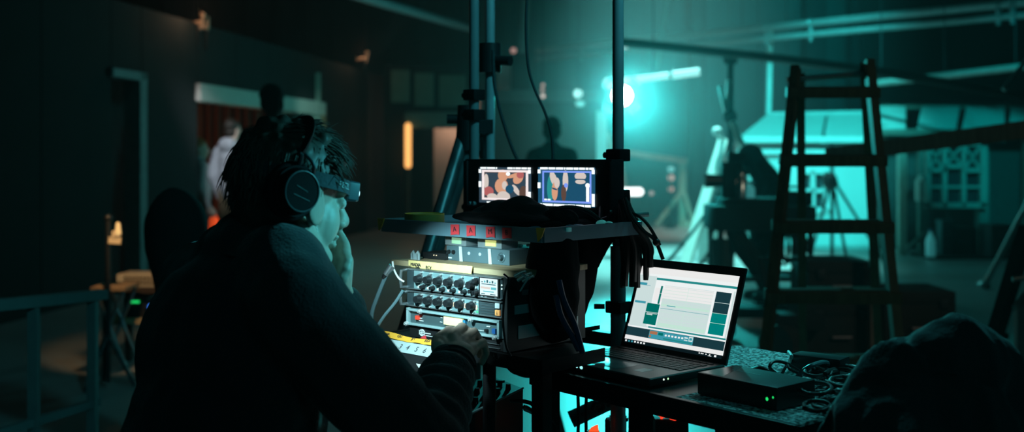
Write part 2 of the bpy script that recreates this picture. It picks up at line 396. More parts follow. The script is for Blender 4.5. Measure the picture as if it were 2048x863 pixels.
# small practical lamps
def bulb(px, py, Y, r, col, s, label, flat=1.0, floor=False, top=None):
    c = P(px, py, Y); t = thing('small_lamp', label, 'lamp', c)
    mb = MB(); mb.ball(c, (r*flat, r, r)); obj('bulb', mb, emi('bulb_%d_%d' % (px, py), col, s), t)
    mb = MB(); mb.cyl(c+Vector((0, r*.6, 0)), c+Vector((0, r+.08, 0)), r*.8, r*.5); 
    if floor: mb.cyl(c+Vector((0, r+.06, 0)), (c.x, Y+r+.06, 0), .012, seg=8); mb.cyl((c.x, Y+r+.06, 0), (c.x, Y+r+.06, .02), .1)
    elif top: mb.cyl(c+Vector((0, r*.8, 0)), (c.x, c.y, P(px, top, Y).z), .006, seg=6)
    else: mb.cyl(c+Vector((0, r+.06, 0)), (c.x, Y+r+.06, 9.06), .008, seg=6)
    obj('socket', mb, DKM, t)
bulb(1156, 187, 18.7, .075, (.45, 1, .95), 1.4, 'upper of two teal spots left of the star lamp')
bulb(1160, 207, 18.2, .055, (.25, .9, .85), .8, 'lower dimmer of two teal spots left of the star lamp', 1.4)
bulb(1250, 92, 18.6, .06, (.6, 1, 1), 1.3, 'small white bulb hanging just above the batten')
bulb(1086, 170, 17.2, .03, (1, .7, .62), .5, 'topmost of three tiny pink bulbs above the silhouette head')
bulb(1085, 180, 17.5, .03, (1, .7, .62), .5, 'middle of three tiny pink bulbs above the silhouette head')
bulb(1086, 192, 17.8, .035, (1, .8, .72), .9, 'lowest of three tiny pink bulbs above the silhouette head')
bulb(1027, 101, 17.6, .045, (1, .55, .48), .45, 'dim pink bulb under the beam by the second pole')
bulb(1342, 338, 19.4, .05, (.3, .9, .88), .5, 'topmost teal lamp of the small lamp column inside the timber frame', 1.3, True)
bulb(1342, 355, 19.75, .06, (1, .62, .55), .55, 'middle pink lamp of the lamp column inside the timber frame', 1.0, True)
bulb(1342, 378, 20.1, .055, (1, .55, .48), .45, 'lowest pink lamp of the lamp column inside the timber frame', 1.0, True)
bulb(1303, 386, 19.6, .04, (1, .85, .82), .4, 'tiny pale lamp right of the bright oblong lamp', 1.0, True)
t = thing('work_lamp', 'overexposed white oblong lamp to the right of the cart post', 'lamp', P(1262, 450, 17))
a, b = P(1246, 383, 17), P(1279, 383, 17); mb = MB(); mb.cap(a, b, .06); obj('tube', mb, emi('oblong_white', (.95, 1, 1), 2.5), t)
mb = MB(); mb.cyl(a.lerp(b, .5)+Vector((0, .08, 0)), P(1262, 480, 17.08), .012); mb.box(a.lerp(b, .5)+Vector((0, .07, 0)), (.4, .04, .1)); mb.cyl((a.lerp(b, .5).x, 17.08, 0), (a.lerp(b, .5).x, 17.08, .4), .015); mb.cyl((a.lerp(b, .5).x, 17.08, 0), (a.lerp(b, .5).x, 17.08, .02), .14); obj('stand', mb, DKM, t)
# clamps on top of the left scenery wall
WCL = mat('clamp_warm', (.6, .4, .28), .4, .3)
def clamp(px, py, Y, label, tilt):
    c = P(px, py, Y); t = thing('grip_clamp', label, 'clamp', c)
    mb = MB(); mb.box(c, (.16, .05, .045), rot=(0, tilt, 0), bev=.01); obj('jaw', mb, WCL, t)
    mb = MB(); mb.cyl(c+Vector((.09, 0, -.06)), c+Vector((.11, 0, .1)), .02); mb.ball(c+Vector((.11, 0, .1)), .035); obj('knob', mb, WCL, t)
    mb = MB(); mb.cyl(c+Vector((.06, 0, .02)), c+Vector((.06, 0, -.25)), .015); obj('spigot', mb, DKM, t)
clamp(385, 48, 12.0, 'warm lit clamp on the wall top above the wide doorway', R(-15))
clamp(722, 117, 18.3, 'warm lit clamp on the wall top near the far end', R(-12))
t = thing('clip_lamp', 'small warm clip lamp gleaming on top of the left wall', 'lamp', P(415, 60, 12.2)); c = P(414, 46, 12.2)
mb = MB(); mb.cyl(c+Vector((0, 0, .07)), c+Vector((-.02, 0, -.07)), .03, .045); obj('shade', mb, WCL, t)
mb = MB(); mb.cyl(c+Vector((0, 0, -.06)), c+Vector((0, 0, -.3)), .012); obj('arm', mb, DKM, t)
lamp('clamp_warm_light', 'POINT', P(400, 20, 11.6), None, 3.0, (1, .6, .35), .05)
lamp('clamp_warm_light_far', 'POINT', P(720, 95, 17.8), None, 3.0, (1, .6, .35), .05)

# ---------------------------------------------------------------- pale posts and timber frames mid back
TIMB = wood('raw_timber', (.42, .33, .24), (.6, .5, .38))
mb = MB(); a, b = P(1203, 222, 15), P(1203, 330, 15); mb.bx(a.x-.07, a.x+.07, 14.97, 15.03, 0, a.z); tag(obj('upright_board', mb, WHITE), 'narrow white upright board directly left of the cart post', 'board')
mb = MB(); mb.limb([P(1213, 270, 15.6), P(1219, 300, 15.6), P(1216, 340, 15.6), P(1217, 480, 15.6)], [.05, .06, .06, .05]); tag(obj('sandbag_post', mb, mat('pink_rag', (.6, .42, .36), .8)), 'pinkish rag hung on a post beside the white upright board', 'rag')
t = thing('timber_frame', 'braced timber frame with long pinkish top beam and A-shaped foot', 'frame', P(1365, 446, 20))
mb = MB(); mb.bar(P(1236, 303, 19.5), P(1372, 322, 20), .12, .1); obj('top_beam', mb, wood('pink_timber', (.45, .28, .22), (.6, .4, .32)), t)
mb = MB(); mb.bar(P(1364, 318, 20), (P(1364, 318, 20).x, 20, 0), .13, .1); obj('post', mb, TIMB, t)
for q in ((1312, 1362), (1388, 1368)):
    a = P(q[0], 446, 19.9); mb = MB(); mb.bar(P(q[1], 385, 19.9), (a.x, 19.9, .03), .09, .07); obj('brace', mb, TIMB, t)
mb = MB(); a, b = P(1364, 445, 19.85), P(1388, 445, 19.85); mb.bx(a.x, b.x, 19.8, 19.9, 0, .12); obj('foot_block', mb, TIMB, t)
mb = MB(); a = P(1237, 330, 19.4); mb.bar(a+Vector((0, 0, .2)), (a.x+.25, 19.4, 0), .12, .09); obj('end_post', mb, TIMB, t)
# leaning pale boards
t = thing('leaning_board', 'pale timber board leaning diagonally left of the hooded worker', 'board', P(1400, 470, 13))
mb = MB(); mb.bar(P(1448, 280, 13.2), P(1368, 537, 12.6), .14, .05); obj('plank', mb, mat('pale_board', (.7, .72, .66), .6, var=.1), t)
mb = MB(); mb.ball(P(1434, 263, 13.1), .06); mb.cyl(P(1434, 263, 13.1), P(1447, 282, 13.2), .03); obj('end_fitting', mb, WHITE, t)
mb = MB(); mb.prism([P(1458, 330, 13.3), P(1440, 352, 13.3), P(1402, 430, 13.3), P(1420, 440, 13.3), P(1462, 395, 13.3)], (0, .05, 0)); mb.prism([P(1458, 330, 13.3), P(1402, 430, 13.3), P(1395, 525, 13.3), P(1430, 524, 13.3)], (0, .03, 0)); tag(obj('reflector_sheet', mb, mat('reflector', (.7, .8, .76), .5)), 'crumpled pale sheet hanging below the leaning board', 'sheet')
mb = MB(); mb.tube(catmull([P(1462, 320, 12), P(1412, 425, 11), P(1318, 545, 9.6)], 10), .016, 8); tag(obj('guy_rope', mb, mat('teal_rope', (.08, .14, .14), .8)), 'thin taut rope running down from the tall stand to the floor', 'rope')
t = thing('century_stand', 'tall black stand with forked pale arm left of the ladder', 'stand', P(1461, 560, 12))
mb = MB(); mb.cyl(P(1461, 118, 12), P(1461, 545, 12), .035); mb.cyl(P(1461, 100, 12), P(1461, 128, 12), .11, .07); obj('pole', mb, KM, t)
for q in ((1440, 172), (1457, 160)): 
    mb = MB(); mb.bar(P(1452, 226, 11.95), P(q[0], q[1], 11.95), .06, .04); obj('fork_arm', mb, mat('pale_arm', (.65, .68, .65), .5), t)
mb = MB(); mb.bar(P(1462, 240, 11.95), P(1494, 310, 11.95), .11, .05); mb.bar(P(1464, 245, 11.95), P(1478, 285, 11.95), .09, .04); obj('pale_flag', mb, _mats['pale_board'], t)
mb = MB(); mb.ball(P(1460, 232, 11.95), .08); obj('grip_head', mb, KM, t)
mb = MB()
for k in range(3):
    an = R(80+120*k); c = P(1461, 440, 12); mb.cyl(c, (c.x+.45*math.cos(an), 12+.45*math.sin(an), .02), .018)
obj('leg', mb, KM, t)

# ---------------------------------------------------------------- the little white set house
HW = mat('house_white', (.62, .66, .64), .7, var=.06, scale=3)
ROOF = mat('roof_panel', (.36, .42, .4), .6, var=.12, scale=6)
t = thing('set_house', 'small white set house with panelled roof, lit teal behind the ladder', 'house', P(1620, 490, 16))
a, b = P(1497, 283, 16), P(1760, 283, 16)
w0, w1 = P(1597, 283, 16).x, P(1652, 283, 16).x; z0, z1 = P(0, 420, 16).z, P(0, 342, 16).z
mb = MB(); mb.bx(a.x, w0, 16, 16.15, 0, a.z); mb.bx(w1, b.x, 16, 16.15, 0, a.z); mb.bx(w0, w1, 16, 16.15, 0, z0); mb.bx(w0, w1, 16, 16.15, z1, a.z); mb.bx(a.x, a.x+.1, 16.1, 18, 0, a.z); obj('facade', mb, HW, t)
mb = MB(); zc = (z0+z1)/2; xc = (w0+w1)/2
for q in ((w0-.05, w0+.04, z0, z1), (w1-.04, w1+.05, z0, z1), (w0, w1, z0-.04, z0+.04), (w0, w1, z1-.04, z1+.05), (xc-.03, xc+.03, z0, z1), (w0, w1, zc-.025, zc+.025)): mb.bx(q[0], q[1], 15.95, 16.05, q[2], q[3])
wf = obj('window_frame', mb, WHITE, t)
mb = MB(); mb.bx(w0, w1, 16.06, 16.08, z0, z1); obj('pane', mb, mat('dark_pane', (.03, .04, .045), .15), wf)
mb = MB(); e0, e1 = P(1478, 280, 15.8), P(1768, 280, 15.8); mb.bx(e0.x, e1.x, 15.75, 15.85, e0.z-.03, e0.z+.05); mb.bx(e0.x, e1.x, 15.9, 16, e0.z-.2, e0.z-.13); obj('eave_board', mb, WHITE, t)
for x0, x1, u0, u1 in ((1484, 1644, 1540, 1652), (1650, 1728, 1658, 1730), (1731, 1760, 1731, 1757)):
    mb = MB(); mb.prism([P(x0, 276, 15.8), P(x1, 276, 15.8), P(u1, 230, 16.6), P(u0, 230, 16.6)], (0, .03, .04)); obj('roof_panel', mb, ROOF, t)
mb = MB(); mb.bar(P(1540, 229, 16.6), P(1760, 225, 16.6), .07, .07); mb.bar(P(1536, 228, 16.6), P(1540, 60, 16.6), .1, .07); obj('ridge_frame', mb, mat('ridge_paint', (.45, .5, .48), .6), t)
t = thing('roof_flat', 'dim row of slanted roof panels above the lattice window', 'set roof', P(1930, 250, 15.5))
for x0, x1, u0, u1 in ((1758, 1812, 1757, 1812), (1836, 1912, 1845, 1920), (1926, 2010, 1935, 2010), (2020, 2060, 2024, 2060)):
    mb = MB(); mb.prism([P(x0, 262, 15.0), P(x1, 262, 15.0), P(u1, 217, 15.8), P(u0, 217, 15.8)], (0, .03, .04)); obj('roof_panel', mb, ROOF, t)
mb = MB(); mb.bar(P(1756, 264, 14.95), P(2060, 264, 14.95), .08, .08); mb.bar(P(1756, 214, 15.85), P(2060, 214, 15.85), .06, .06)
for px in (1762, 2050): c = P(px, 264, 15.2); mb.bx(c.x-.05, c.x+.05, 15.1, 15.2, 0, c.z+.1)
obj('frame', mb, mat('dark_timber', (.12, .11, .09), .7), t)

# ---------------------------------------------------------------- lattice window flat on the right
GW = mat('window_paint', (.23, .33, .3), .6, var=.12)
t = thing('window_flat', 'three-light lattice window in a tall green-grey set frame', 'window', P(1890, 510, 14.5))
Y = 14.5
def fr(mb, x0, x1, y0, y1, Yc=Y, d=.08):
    a, b = P(x0, y0, Yc), P(x1, y1, Yc); mb.box(((a.x+b.x)/2, Yc, (a.z+b.z)/2), (abs(b.x-a.x), d, abs(a.z-b.z)))
mb = MB(); fr(mb, 1850, 1972, 281, 292); fr(mb, 1850, 1972, 405, 415)
for x0, x1 in ((1850, 1860), (1883, 1892), (1922, 1930), (1959, 1972)): fr(mb, x0, x1, 284, 412)
fr(mb, 1855, 1890, 336, 344); fr(mb, 1887, 1925, 328, 336); fr(mb, 1927, 1962, 336, 344)
for x0, x1, y0, y1 in ((1860, 1883, 293, 337), (1892, 1922, 293, 329), (1930, 1959, 293, 337)):
    mb.bar(P(x0, y0, Y), P(x1, y1, Y), .025, .03); mb.bar(P(x1, y0, Y), P(x0, y1, Y), .025, .03)
    fr(mb, x0, x1, 371, 376, Y, .04)
wf = obj('sash', mb, GW, t)
for x0, x1 in ((1860, 1883), (1892, 1922), (1930, 1959)):
    mb = MB(); fr(mb, x0, x1, 290, 408, Y+.05, .01); obj('pane', mb, _mats['dark_pane'], wf)
mb = MB(); c = P(1836, 300, 14.6); d = P(1852, 300, 14.6); mb.bx(c.x, d.x, 14.55, 14.65, 0, P(0, 290, 14.6).z); c = P(1955, 300, 14.6); d = P(1975, 300, 14.6); mb.bx(c.x, d.x, 14.55, 14.65, 0, P(0, 280, 14.6).z); obj('side_post', mb, mat('window_board', (.13, .2, .18), .7), t)
mb = MB(); c = P(1796, 284, 14.4); d = P(1811, 284, 14.4); mb.bx(c.x, d.x, 14.35, 14.45, 0, c.z); mb.bar(P(1800, 284, 14.4), P(1845, 283, 14.5), .07, .07); obj('front_post', mb, mat('post_paint', (.38, .5, .44), .6), t)
mb = MB(); mb.bar(P(1815, 496, 14.3), P(1850, 465, 14.5), .05, .04); obj('stay_brace', mb, GW, t)
# dark interior flat behind
mb = MB(); a = P(1765, 270, 15.2); b = P(2075, 270, 15.2); mb.bx(a.x, b.x, 15.3, 15.4, 0, a.z); tag(obj('wall_right_scenery', mb, mat('dark_flat', (.045, .05, .048), .9)), kind='structure')
mb = MB(); c = P(1838, 378, 14.3); mb.cyl(c+Vector((0, 0, .12)), c-Vector((0, 0, .15)), .05); mb.ball(c+Vector((.03, 0, .13)), .06); tag(obj('wall_lantern', mb, mat('lantern', (.5, .62, .58), .4)), 'small pale lantern hung left of the lattice window', 'lantern')
t = thing('plastic_bottle', 'glinting clear plastic bottle standing below the lattice window', 'bottle', P(1861, 500, 13.8))
c = P(1861, 500, 13.8); mb = MB(); mb.lathe((c.x, c.y, .02), [(.05, 0), (.06, .02), (.06, .2), (.05, .24), (.02, .3), (.02, .32)]); obj('body', mb, mat('clear_plastic', (.6, .75, .8), .15, var=.05, emit=(.1, .8, .8), es=.12), t)  # faint teal emission stands in for light caught by the plastic
mb = MB(); mb.cyl((c.x, c.y, .34), (c.x, c.y, .37), .024); obj('cap', mb, mat('blue_cap', (.05, .2, .35), .4), t)
def crate(px0, px1, py0, py1, Y, dep, label, m, name='crate', cat='crate'):
    a, b = P(px0, py0, Y), P(px1, py1, Y); z0 = 0
    t = thing(name, label, cat, ((a.x+b.x)/2, Y+dep/2, z0)); mb = MB(); x0, x1, zt = a.x, b.x, a.z
    mb.bx(x0, x1, Y, Y+dep, z0, zt-.04, bev=.008); obj('body', mb, m, t)
    mb = MB(); mb.bx(x0-.012, x1+.012, Y-.012, Y+dep+.012, zt-.045, zt, bev=.008); obj('lid', mb, m, t)
    mb = MB(); xm = (x0+x1)/2; zm = z0+(zt-z0)*.55; mb.tube([(xm-.07, Y, zm), (xm-.07, Y-.03, zm), (xm+.07, Y-.03, zm), (xm+.07, Y, zm)], .008, 6); obj('handle', mb, DKM, t)
    for xx in (x0, x1):
        mb = MB(); mb.bx(xx-.01, xx+.01, Y-.01, Y+.01, z0, zt); obj('edge_strip', mb, DKM, t)
    return t
crate(1885, 1905, 440, 500, 14.0, .2, 'dark slim box below the left light of the lattice window', mat('slim_box', (.05, .08, .09), .6))
crate(1908, 1952, 455, 505, 14.0, .35, 'wide low black trunk under the lattice window', mat('trunk_black', (.012, .014, .014), .6))
crate(1985, 2030, 450, 500, 13.7, .4, 'dim grey crate standing right of the lattice window', mat('dim_grey', (.05, .055, .055), .7))
mb = MB(); mb.bx(P(1840, 505, 14).x, P(1975, 505, 14).x, 13.7, 14.35, 0, .03); tag(obj('floor_mat', mb, mat('dark_mat', (.03, .03, .025), .95)), 'dark floor mat under the trunk and lattice window', 'mat')
t = thing('long_plank', 'long brown plank resting level behind the ladder and out to the right edge', 'plank', (P(1755, 290, 6.95).x, 6.95, 0))
a, b = P(1650, 296, 7.2), P(2080, 236, 6.0); mb = MB(); mb.prism([a, b, b-Vector((0, 0, .1)), a-Vector((0, 0, .1))], (.02, .05, 0)); obj('board', mb, wood('plank_dim', (.2, .13, .08), (.3, .2, .13)), t)
for k in (.255, .98): p = a.lerp(b, k)+Vector((.01, .025, -.1)); mb = MB(); mb.bar(p, (p.x, p.y, 0), .04, .04); obj('support_post', mb, _mats['dark_timber'], t)
lamp('plank_glim', 'SPOT', (4.4, 3.6, 3.4), (2.5, 6.5, 1.38), 120, (.95, .78, .58), .2, 34, .9)  # unseen warm spot added so the plank shows brown

# ---------------------------------------------------------------- thin studio haze, density raised around the hot lamp to imitate lens bloom
nt = w.node_tree; N_ = nt.nodes.new
vs = N_('ShaderNodeVolumeScatter'); vs.inputs['Color'].default_value = (1, 1, 1, 1); vs.inputs['Anisotropy'].default_value = .45
geo = N_('ShaderNodeNewGeometry'); sub = N_('ShaderNodeVectorMath'); sub.operation = 'DISTANCE'; sub.inputs[1].default_value = LP
nt.links.new(geo.outputs['Position'], sub.inputs[0])
dv = N_('ShaderNodeMath'); dv.operation = 'DIVIDE'; dv.inputs[1].default_value = 1.15; nt.links.new(sub.outputs['Value'], dv.inputs[0])
sq = N_('ShaderNodeMath'); sq.operation = 'POWER'; sq.inputs[1].default_value = 2; nt.links.new(dv.outputs[0], sq.inputs[0])
ad = N_('ShaderNodeMath'); ad.operation = 'ADD'; ad.inputs[1].default_value = 1; nt.links.new(sq.outputs[0], ad.inputs[0])
iv = N_('ShaderNodeMath'); iv.operation = 'DIVIDE'; iv.inputs[0].default_value = .085; nt.links.new(ad.outputs[0], iv.inputs[1])
ba = N_('ShaderNodeMath'); ba.operation = 'ADD'; ba.inputs[1].default_value = .0009; nt.links.new(iv.outputs[0], ba.inputs[0])
nt.links.new(ba.outputs[0], vs.inputs['Density'])
nt.links.new(vs.outputs[0], nt.nodes['World Output'].inputs['Volume'])
lamp('floor_white', 'SPOT', (2.6, 18.6, 5.5), (2.6, 18.6, 0), 480, (1.0, .66, .56), .2, 48, .9)
# ---------------------------------------------------------------- people in the distance (one skin each, clothes as children)
def head_parts(mb, C, M3, k=1.0):
    """ellipsoids of a head at C; M3 columns = forward, left, up"""
    def q(x, y, z): return C + M3 @ (Vector((x, y, z))*k)
    def e(c, r, rot=None): mb.ball(q(*c), [a*k for a in r], rot=(M3 @ rot) if rot else M3, seg=20)
    e((-.012, 0, .035), (.098, .076, .086)); e((.03, 0, -.03), (.06, .06, .08))
    for sy in (1, -1):
        mb.cap(q(-.005, sy*.05, -.055), q(.068, sy*.018, -.094), .024*k, .02*k)
        e((.046, sy*.034, -.034), (.036, .026, .045)); e((.079, sy*.032, .002), (.012, .016, .01))
        e((-.008, sy*.079, -.012), (.02, .009, .033), Euler((0, R(-12), R(-20*sy))).to_matrix())
        e((-.004, sy*.086, -.012), (.024, .004, .034), Euler((0, R(-12), R(-20*sy))).to_matrix())
        e((.105, sy*.012, -.032), (.011, .008, .008))
    e((.08, 0, .022), (.018, .05, .012)); e((.078, 0, -.098), (.02, .022, .018))
    mb.cap(q(.09, 0, .014), q(.117, 0, -.026), .009*k, .013*k)
    e((.093, 0, -.056), (.012, .024, .007)); e((.092, 0, -.07), (.012, .021, .008))

def frame3(fwd, up=(0, 0, 1)):
    f = Vector(fwd).normalized(); l = Vector(up).cross(f).normalized(); u = f.cross(l)
    return Matrix((f, l, u)).transposed()

def fingers(mb, wrist, d, n, side, L=.185, curl=.4, r=.0085):
    """palm and five fingers: d along hand, n out of the back of the hand, side = direction of the thumb"""
    d, n, side = d.normalized(), n.normalized(), side.normalized()
    pal = wrist + d*L*.28
    for j, a in enumerate((.032, .011, -.011, -.031)):
        k = wrist + d*(L*.5-abs(a)*.25) + side*a
        mb.cap(wrist+side*a*.55, k, .014, .0115, 10)
        ln = L*(.46, .52, .47, .37)[j]; p = k; ang = curl*.6
        for s_, f_ in ((.45, 1.0), (.32, .9), (.23, .78)):
            q = p + (d*math.cos(ang) - n*math.sin(ang))*ln*s_ + side*a*.12
            mb.cap(p, q, r*f_*1.08, r*f_, 10); p = q; ang += curl
    b = wrist + side*.022 + d*.02; m = b + side*.038 + d*.035 - n*.012; t = m + d*.032 + side*.006 - n*.008; u = t + d*.024 - n*.004
    mb.limb([b, m, t, u], [.016, .013, .0105, .009], 10)

def person(name, label, J, skin, top_m, leg_m, hair_m, facing, vox=.013, hair_r=1.08, hood=False, bulk=1.0, shoe_m=None, group=None):
    """J: joints in world space. One skin body, with jacket, trousers, hair and shoes over it."""
    c0 = (J['hipL']+J['hipR'])/2
    t = thing(name, label, 'person', (c0.x, c0.y, 0), 0, group)
    H, N, C, PV = J['head'], J['neck'], J['chest'], J['pelvis']; M3 = frame3(facing, (0, 0, 1))
    tors = frame3(J.get('tfwd', facing)); lat = tors.col[1]
    mb = MB(); head_parts(mb, H, M3)
    mb.cap(H - M3.col[2]*.05 - M3.col[0]*.02, N, .05, .058)
    mb.limb([N, C, PV], [.07, .11, .1])
    for s_, k in ((1, 'L'), (-1, 'R')):
        mb.limb([J['sh'+k], J['el'+k], J['wr'+k]], [.045, .037, .026])
        fingers(mb, J['wr'+k], J.get('hd'+k, J['wr'+k]-J['el'+k]), J.get('hn'+k, lat*s_), J.get('ht'+k, tors.col[0]))
        mb.limb([J['hip'+k], J['kn'+k], J['an'+k]], [.075, .055, .036]); mb.cap(J['an'+k]-Vector((0, 0, .02)), J['an'+k]+tors.col[0]*.15-Vector((0, 0, .045)), .035, .028)
    link_mesh('body', voxel(mb, min(vox, .009), 3), skin, t, 180)
    mb = MB()
    mb.limb([N-(N-C)*.12, C, PV], [.085*bulk, .15*bulk, .145*bulk])
    mb.ball(C-Vector((0, 0, .03)), (.125*bulk, .175*bulk, .17*bulk), rot=tors); mb.ball((C+PV)/2, (.135*bulk, .18*bulk, .24*bulk), rot=tors); mb.ball(PV, (.14*bulk, .18*bulk, .1*bulk), rot=tors)
    for k in 'LR':
        mb.limb([N-(N-C)*.25, J['sh'+k], J['el'+k], J['wr'+k]], [.07, .068*bulk, .06*bulk, .046*bulk])
    if hood:
        mb.ball(N - tors.col[0]*.08 + Vector((0, 0, .0)), (.07, .12, .09), rot=tors)
    me = voxel(mb, vox, 3)
    displace(me, lambda p, n: .010*noise.noise(Vector((p.x*9, p.y*9, p.z*5))) + .004*noise.noise(p*24))
    link_mesh('jacket', me, top_m, t, 180)
    mb = MB(); mb.ball(PV-Vector((0, 0, .02)), (.125, .17, .11), rot=tors)
    for k in 'LR': mb.limb([J['hip'+k], J['kn'+k], J['an'+k]+Vector((0, 0, .03))], [.1, .075, .062])
    me = voxel(mb, vox, 3); displace(me, lambda p, n: .006*noise.noise(p*14)); link_mesh('trousers', me, leg_m, t, 180)
    for k in 'LR':
        a = J['an'+k]; mb = MB(); mb.cap(a-Vector((0, 0, .035))-tors.col[0]*.03, a+tors.col[0]*.16-Vector((0, 0, .045)), .045, .036); mb.box(a+tors.col[0]*.06-Vector((0, 0, .077)), (.26, .085, .02), rot=Matrix.Rotation(math.atan2(tors.col[0].y, tors.col[0].x), 4, 'Z'), bev=.008)
        link_mesh('shoe', voxel(mb, .01, 2), shoe_m or KR, t, 180)
    if hair_m:
        mb = MB(); q = lambda x, y, z: H + M3 @ Vector((x, y, z))
        mb.ball(q(-.025, 0, .05), [a*hair_r for a in (.096, .082, .082)], rot=M3); mb.ball(q(-.05, 0, -.01), [a*hair_r for a in (.06, .074, .07)], rot=M3)
        for i in range(40):
            an = random.uniform(0, 6.28); ph = random.uniform(0, 1.4); mb.ball(q(-.03+.088*math.cos(an)*math.cos(ph), .074*math.sin(an)*math.cos(ph), .05+.075*math.sin(ph)), .02*hair_r, seg=8)
        link_mesh('hair', voxel(mb, .009, 1), hair_m, t, 180)
    return t

def standing(px, ytop, Y, fwd, h=1.0, arms='down', lean=0):
    """joints of a standing figure whose head top shows at (px, ytop)"""
    top = P(px, ytop, Y); f = Vector(fwd).normalized(); l = Vector((0, 0, 1)).cross(f); x0 = Vector((top.x, Y, 0)); Z = top.z; k = Z/1.75
    J = {}
    J['head'] = x0+Vector((0, 0, Z-.125))+f*lean*1.1; J['neck'] = x0+Vector((0, 0, Z-.29*k))+f*(lean*.8-.02); J['chest'] = x0+Vector((0, 0, 1.28*k))+f*lean*.5; J['pelvis'] = x0+Vector((0, 0, .95*k))
    for s_, n in ((1, 'L'), (-1, 'R')):
        J['sh'+n] = J['neck']+l*s_*.18*k-Vector((0, 0, .085)); 
        if arms == 'down': J['el'+n] = J['sh'+n]+l*s_*.06-f*.03-Vector((0, 0, .29*k)); J['wr'+n] = J['el'+n]+f*.1-l*s_*.03-Vector((0, 0, .24*k))
        else: J['el'+n] = J['sh'+n]+l*s_*.09+f*.03-Vector((0, 0, .28*k)); J['wr'+n] = J['el'+n]+f*.2-l*s_*.12+Vector((0, 0, .08*k))
        J['hip'+n] = J['pelvis']+l*s_*.09-Vector((0, 0, .03)); J['kn'+n] = x0+l*s_*.1+f*.02+Vector((0, 0, .5*k)); J['an'+n] = x0+l*s_*.11-f*.02+Vector((0, 0, .087))
    return J
HOODIE = mat('grey_hoodie', (.42, .45, .5), .9, var=.12)
KHAKI = mat('khaki_cloth', (.3, .22, .13), .85)
DHAIR = mat('dark_hair', (.03, .022, .016), .6)
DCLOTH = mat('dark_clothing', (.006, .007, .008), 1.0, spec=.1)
NAVY = mat('navy_trousers', (.02, .025, .035), .9)
AUB = mat('auburn_hair', (.35, .12, .03), .5)
HOODSLV = mat('pale_sleeve', (.38, .36, .38), .9)
person('person', 'person in pale grey hoodie and khaki trousers seen from behind in the lit doorway', standing(466, 240, 12.6, (.35, 1, 0)), SKIN, HOODIE, KHAKI, DHAIR, (.6, 1, 0), hood=True, hair_r=1.0, bulk=1.06)
person('person', 'person with reddish hair mostly hidden by the doorway edge, left of the grey hoodie', standing(398, 276, 12.95, (.9, .5, 0)), SKIN, HOODSLV, NAVY, AUB, (.9, .4, 0))
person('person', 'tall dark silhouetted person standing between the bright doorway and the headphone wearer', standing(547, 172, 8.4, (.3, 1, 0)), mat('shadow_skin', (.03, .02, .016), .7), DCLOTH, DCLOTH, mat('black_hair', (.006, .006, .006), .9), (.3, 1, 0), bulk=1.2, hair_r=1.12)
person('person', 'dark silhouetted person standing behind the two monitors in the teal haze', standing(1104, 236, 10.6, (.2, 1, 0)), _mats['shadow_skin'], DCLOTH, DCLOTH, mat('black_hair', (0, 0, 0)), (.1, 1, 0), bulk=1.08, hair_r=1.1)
# hooded worker bending over the equipment cart
h = P(1497, 305, 9.9); f = Vector((-1, -.15, 0)).normalized(); l = Vector((0, 0, 1)).cross(f); J = {}
J['head'] = h+Vector((0, 0, -.08)); J['neck'] = h+Vector((.12, 0, -.2)); J['chest'] = h+Vector((.17, 0, -.42)); J['pelvis'] = h+Vector((.16, 0, -.72)); J['tfwd'] = f
for s_, n in ((1, 'L'), (-1, 'R')):
    J['sh'+n] = J['neck']+l*s_*.18+Vector((.03, 0, -.08)); J['el'+n] = J['sh'+n]+l*s_*.04+f*.1-Vector((0, 0, .26)); J['wr'+n] = J['el'+n]+f*.24-l*s_*.06+Vector((0, 0, -.02))
    g = J['pelvis']; J['hip'+n] = g+l*s_*.09; J['kn'+n] = Vector((g.x-.08, g.y, .36))+l*s_*.1; J['an'+n] = Vector((g.x+.02, g.y, .087))+l*s_*.11
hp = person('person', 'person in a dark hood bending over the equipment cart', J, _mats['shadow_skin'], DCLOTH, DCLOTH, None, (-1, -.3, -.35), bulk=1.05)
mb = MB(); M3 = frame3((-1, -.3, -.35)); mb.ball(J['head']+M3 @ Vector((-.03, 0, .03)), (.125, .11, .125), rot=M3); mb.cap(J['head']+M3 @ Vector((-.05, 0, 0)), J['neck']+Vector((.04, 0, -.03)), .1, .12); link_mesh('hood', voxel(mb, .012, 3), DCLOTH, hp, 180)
# glowing orange shapes standing in for warm-lit wall seen through the doorway
OGL = mat('orange_wall_glow', (.85, .22, .02), .8, emit=(1, .22, .02), es=.55)
for px, py, w_, h_, lab, cm in ((459, 432, 19, 56, 'tall tapering orange glowing stand-in for lit wall right of the khaki trousers', OGL), (428, 440, 17, 26, 'small red-orange glowing stand-in for lit wall left of the khaki trousers', mat('red_wall_glow', (.8, .1, .02), .8, emit=(1, .1, .02), es=.5))):
    a = P(px, py, 13.3); ww = w_/F*13.3; hh = h_/F*13.3
    mb = MB(); mb.lathe((a.x, 13.3, 0), [(ww*.75, 0), (ww*.7, a.z-hh*.5), (ww*.55, a.z), (ww*.2, a.z+hh*.45), (.02, a.z+hh*.5)], 14)
    me = obj('wall_glow_shape', mb, cm, None, 180); tag(me, lab, 'wall glow')

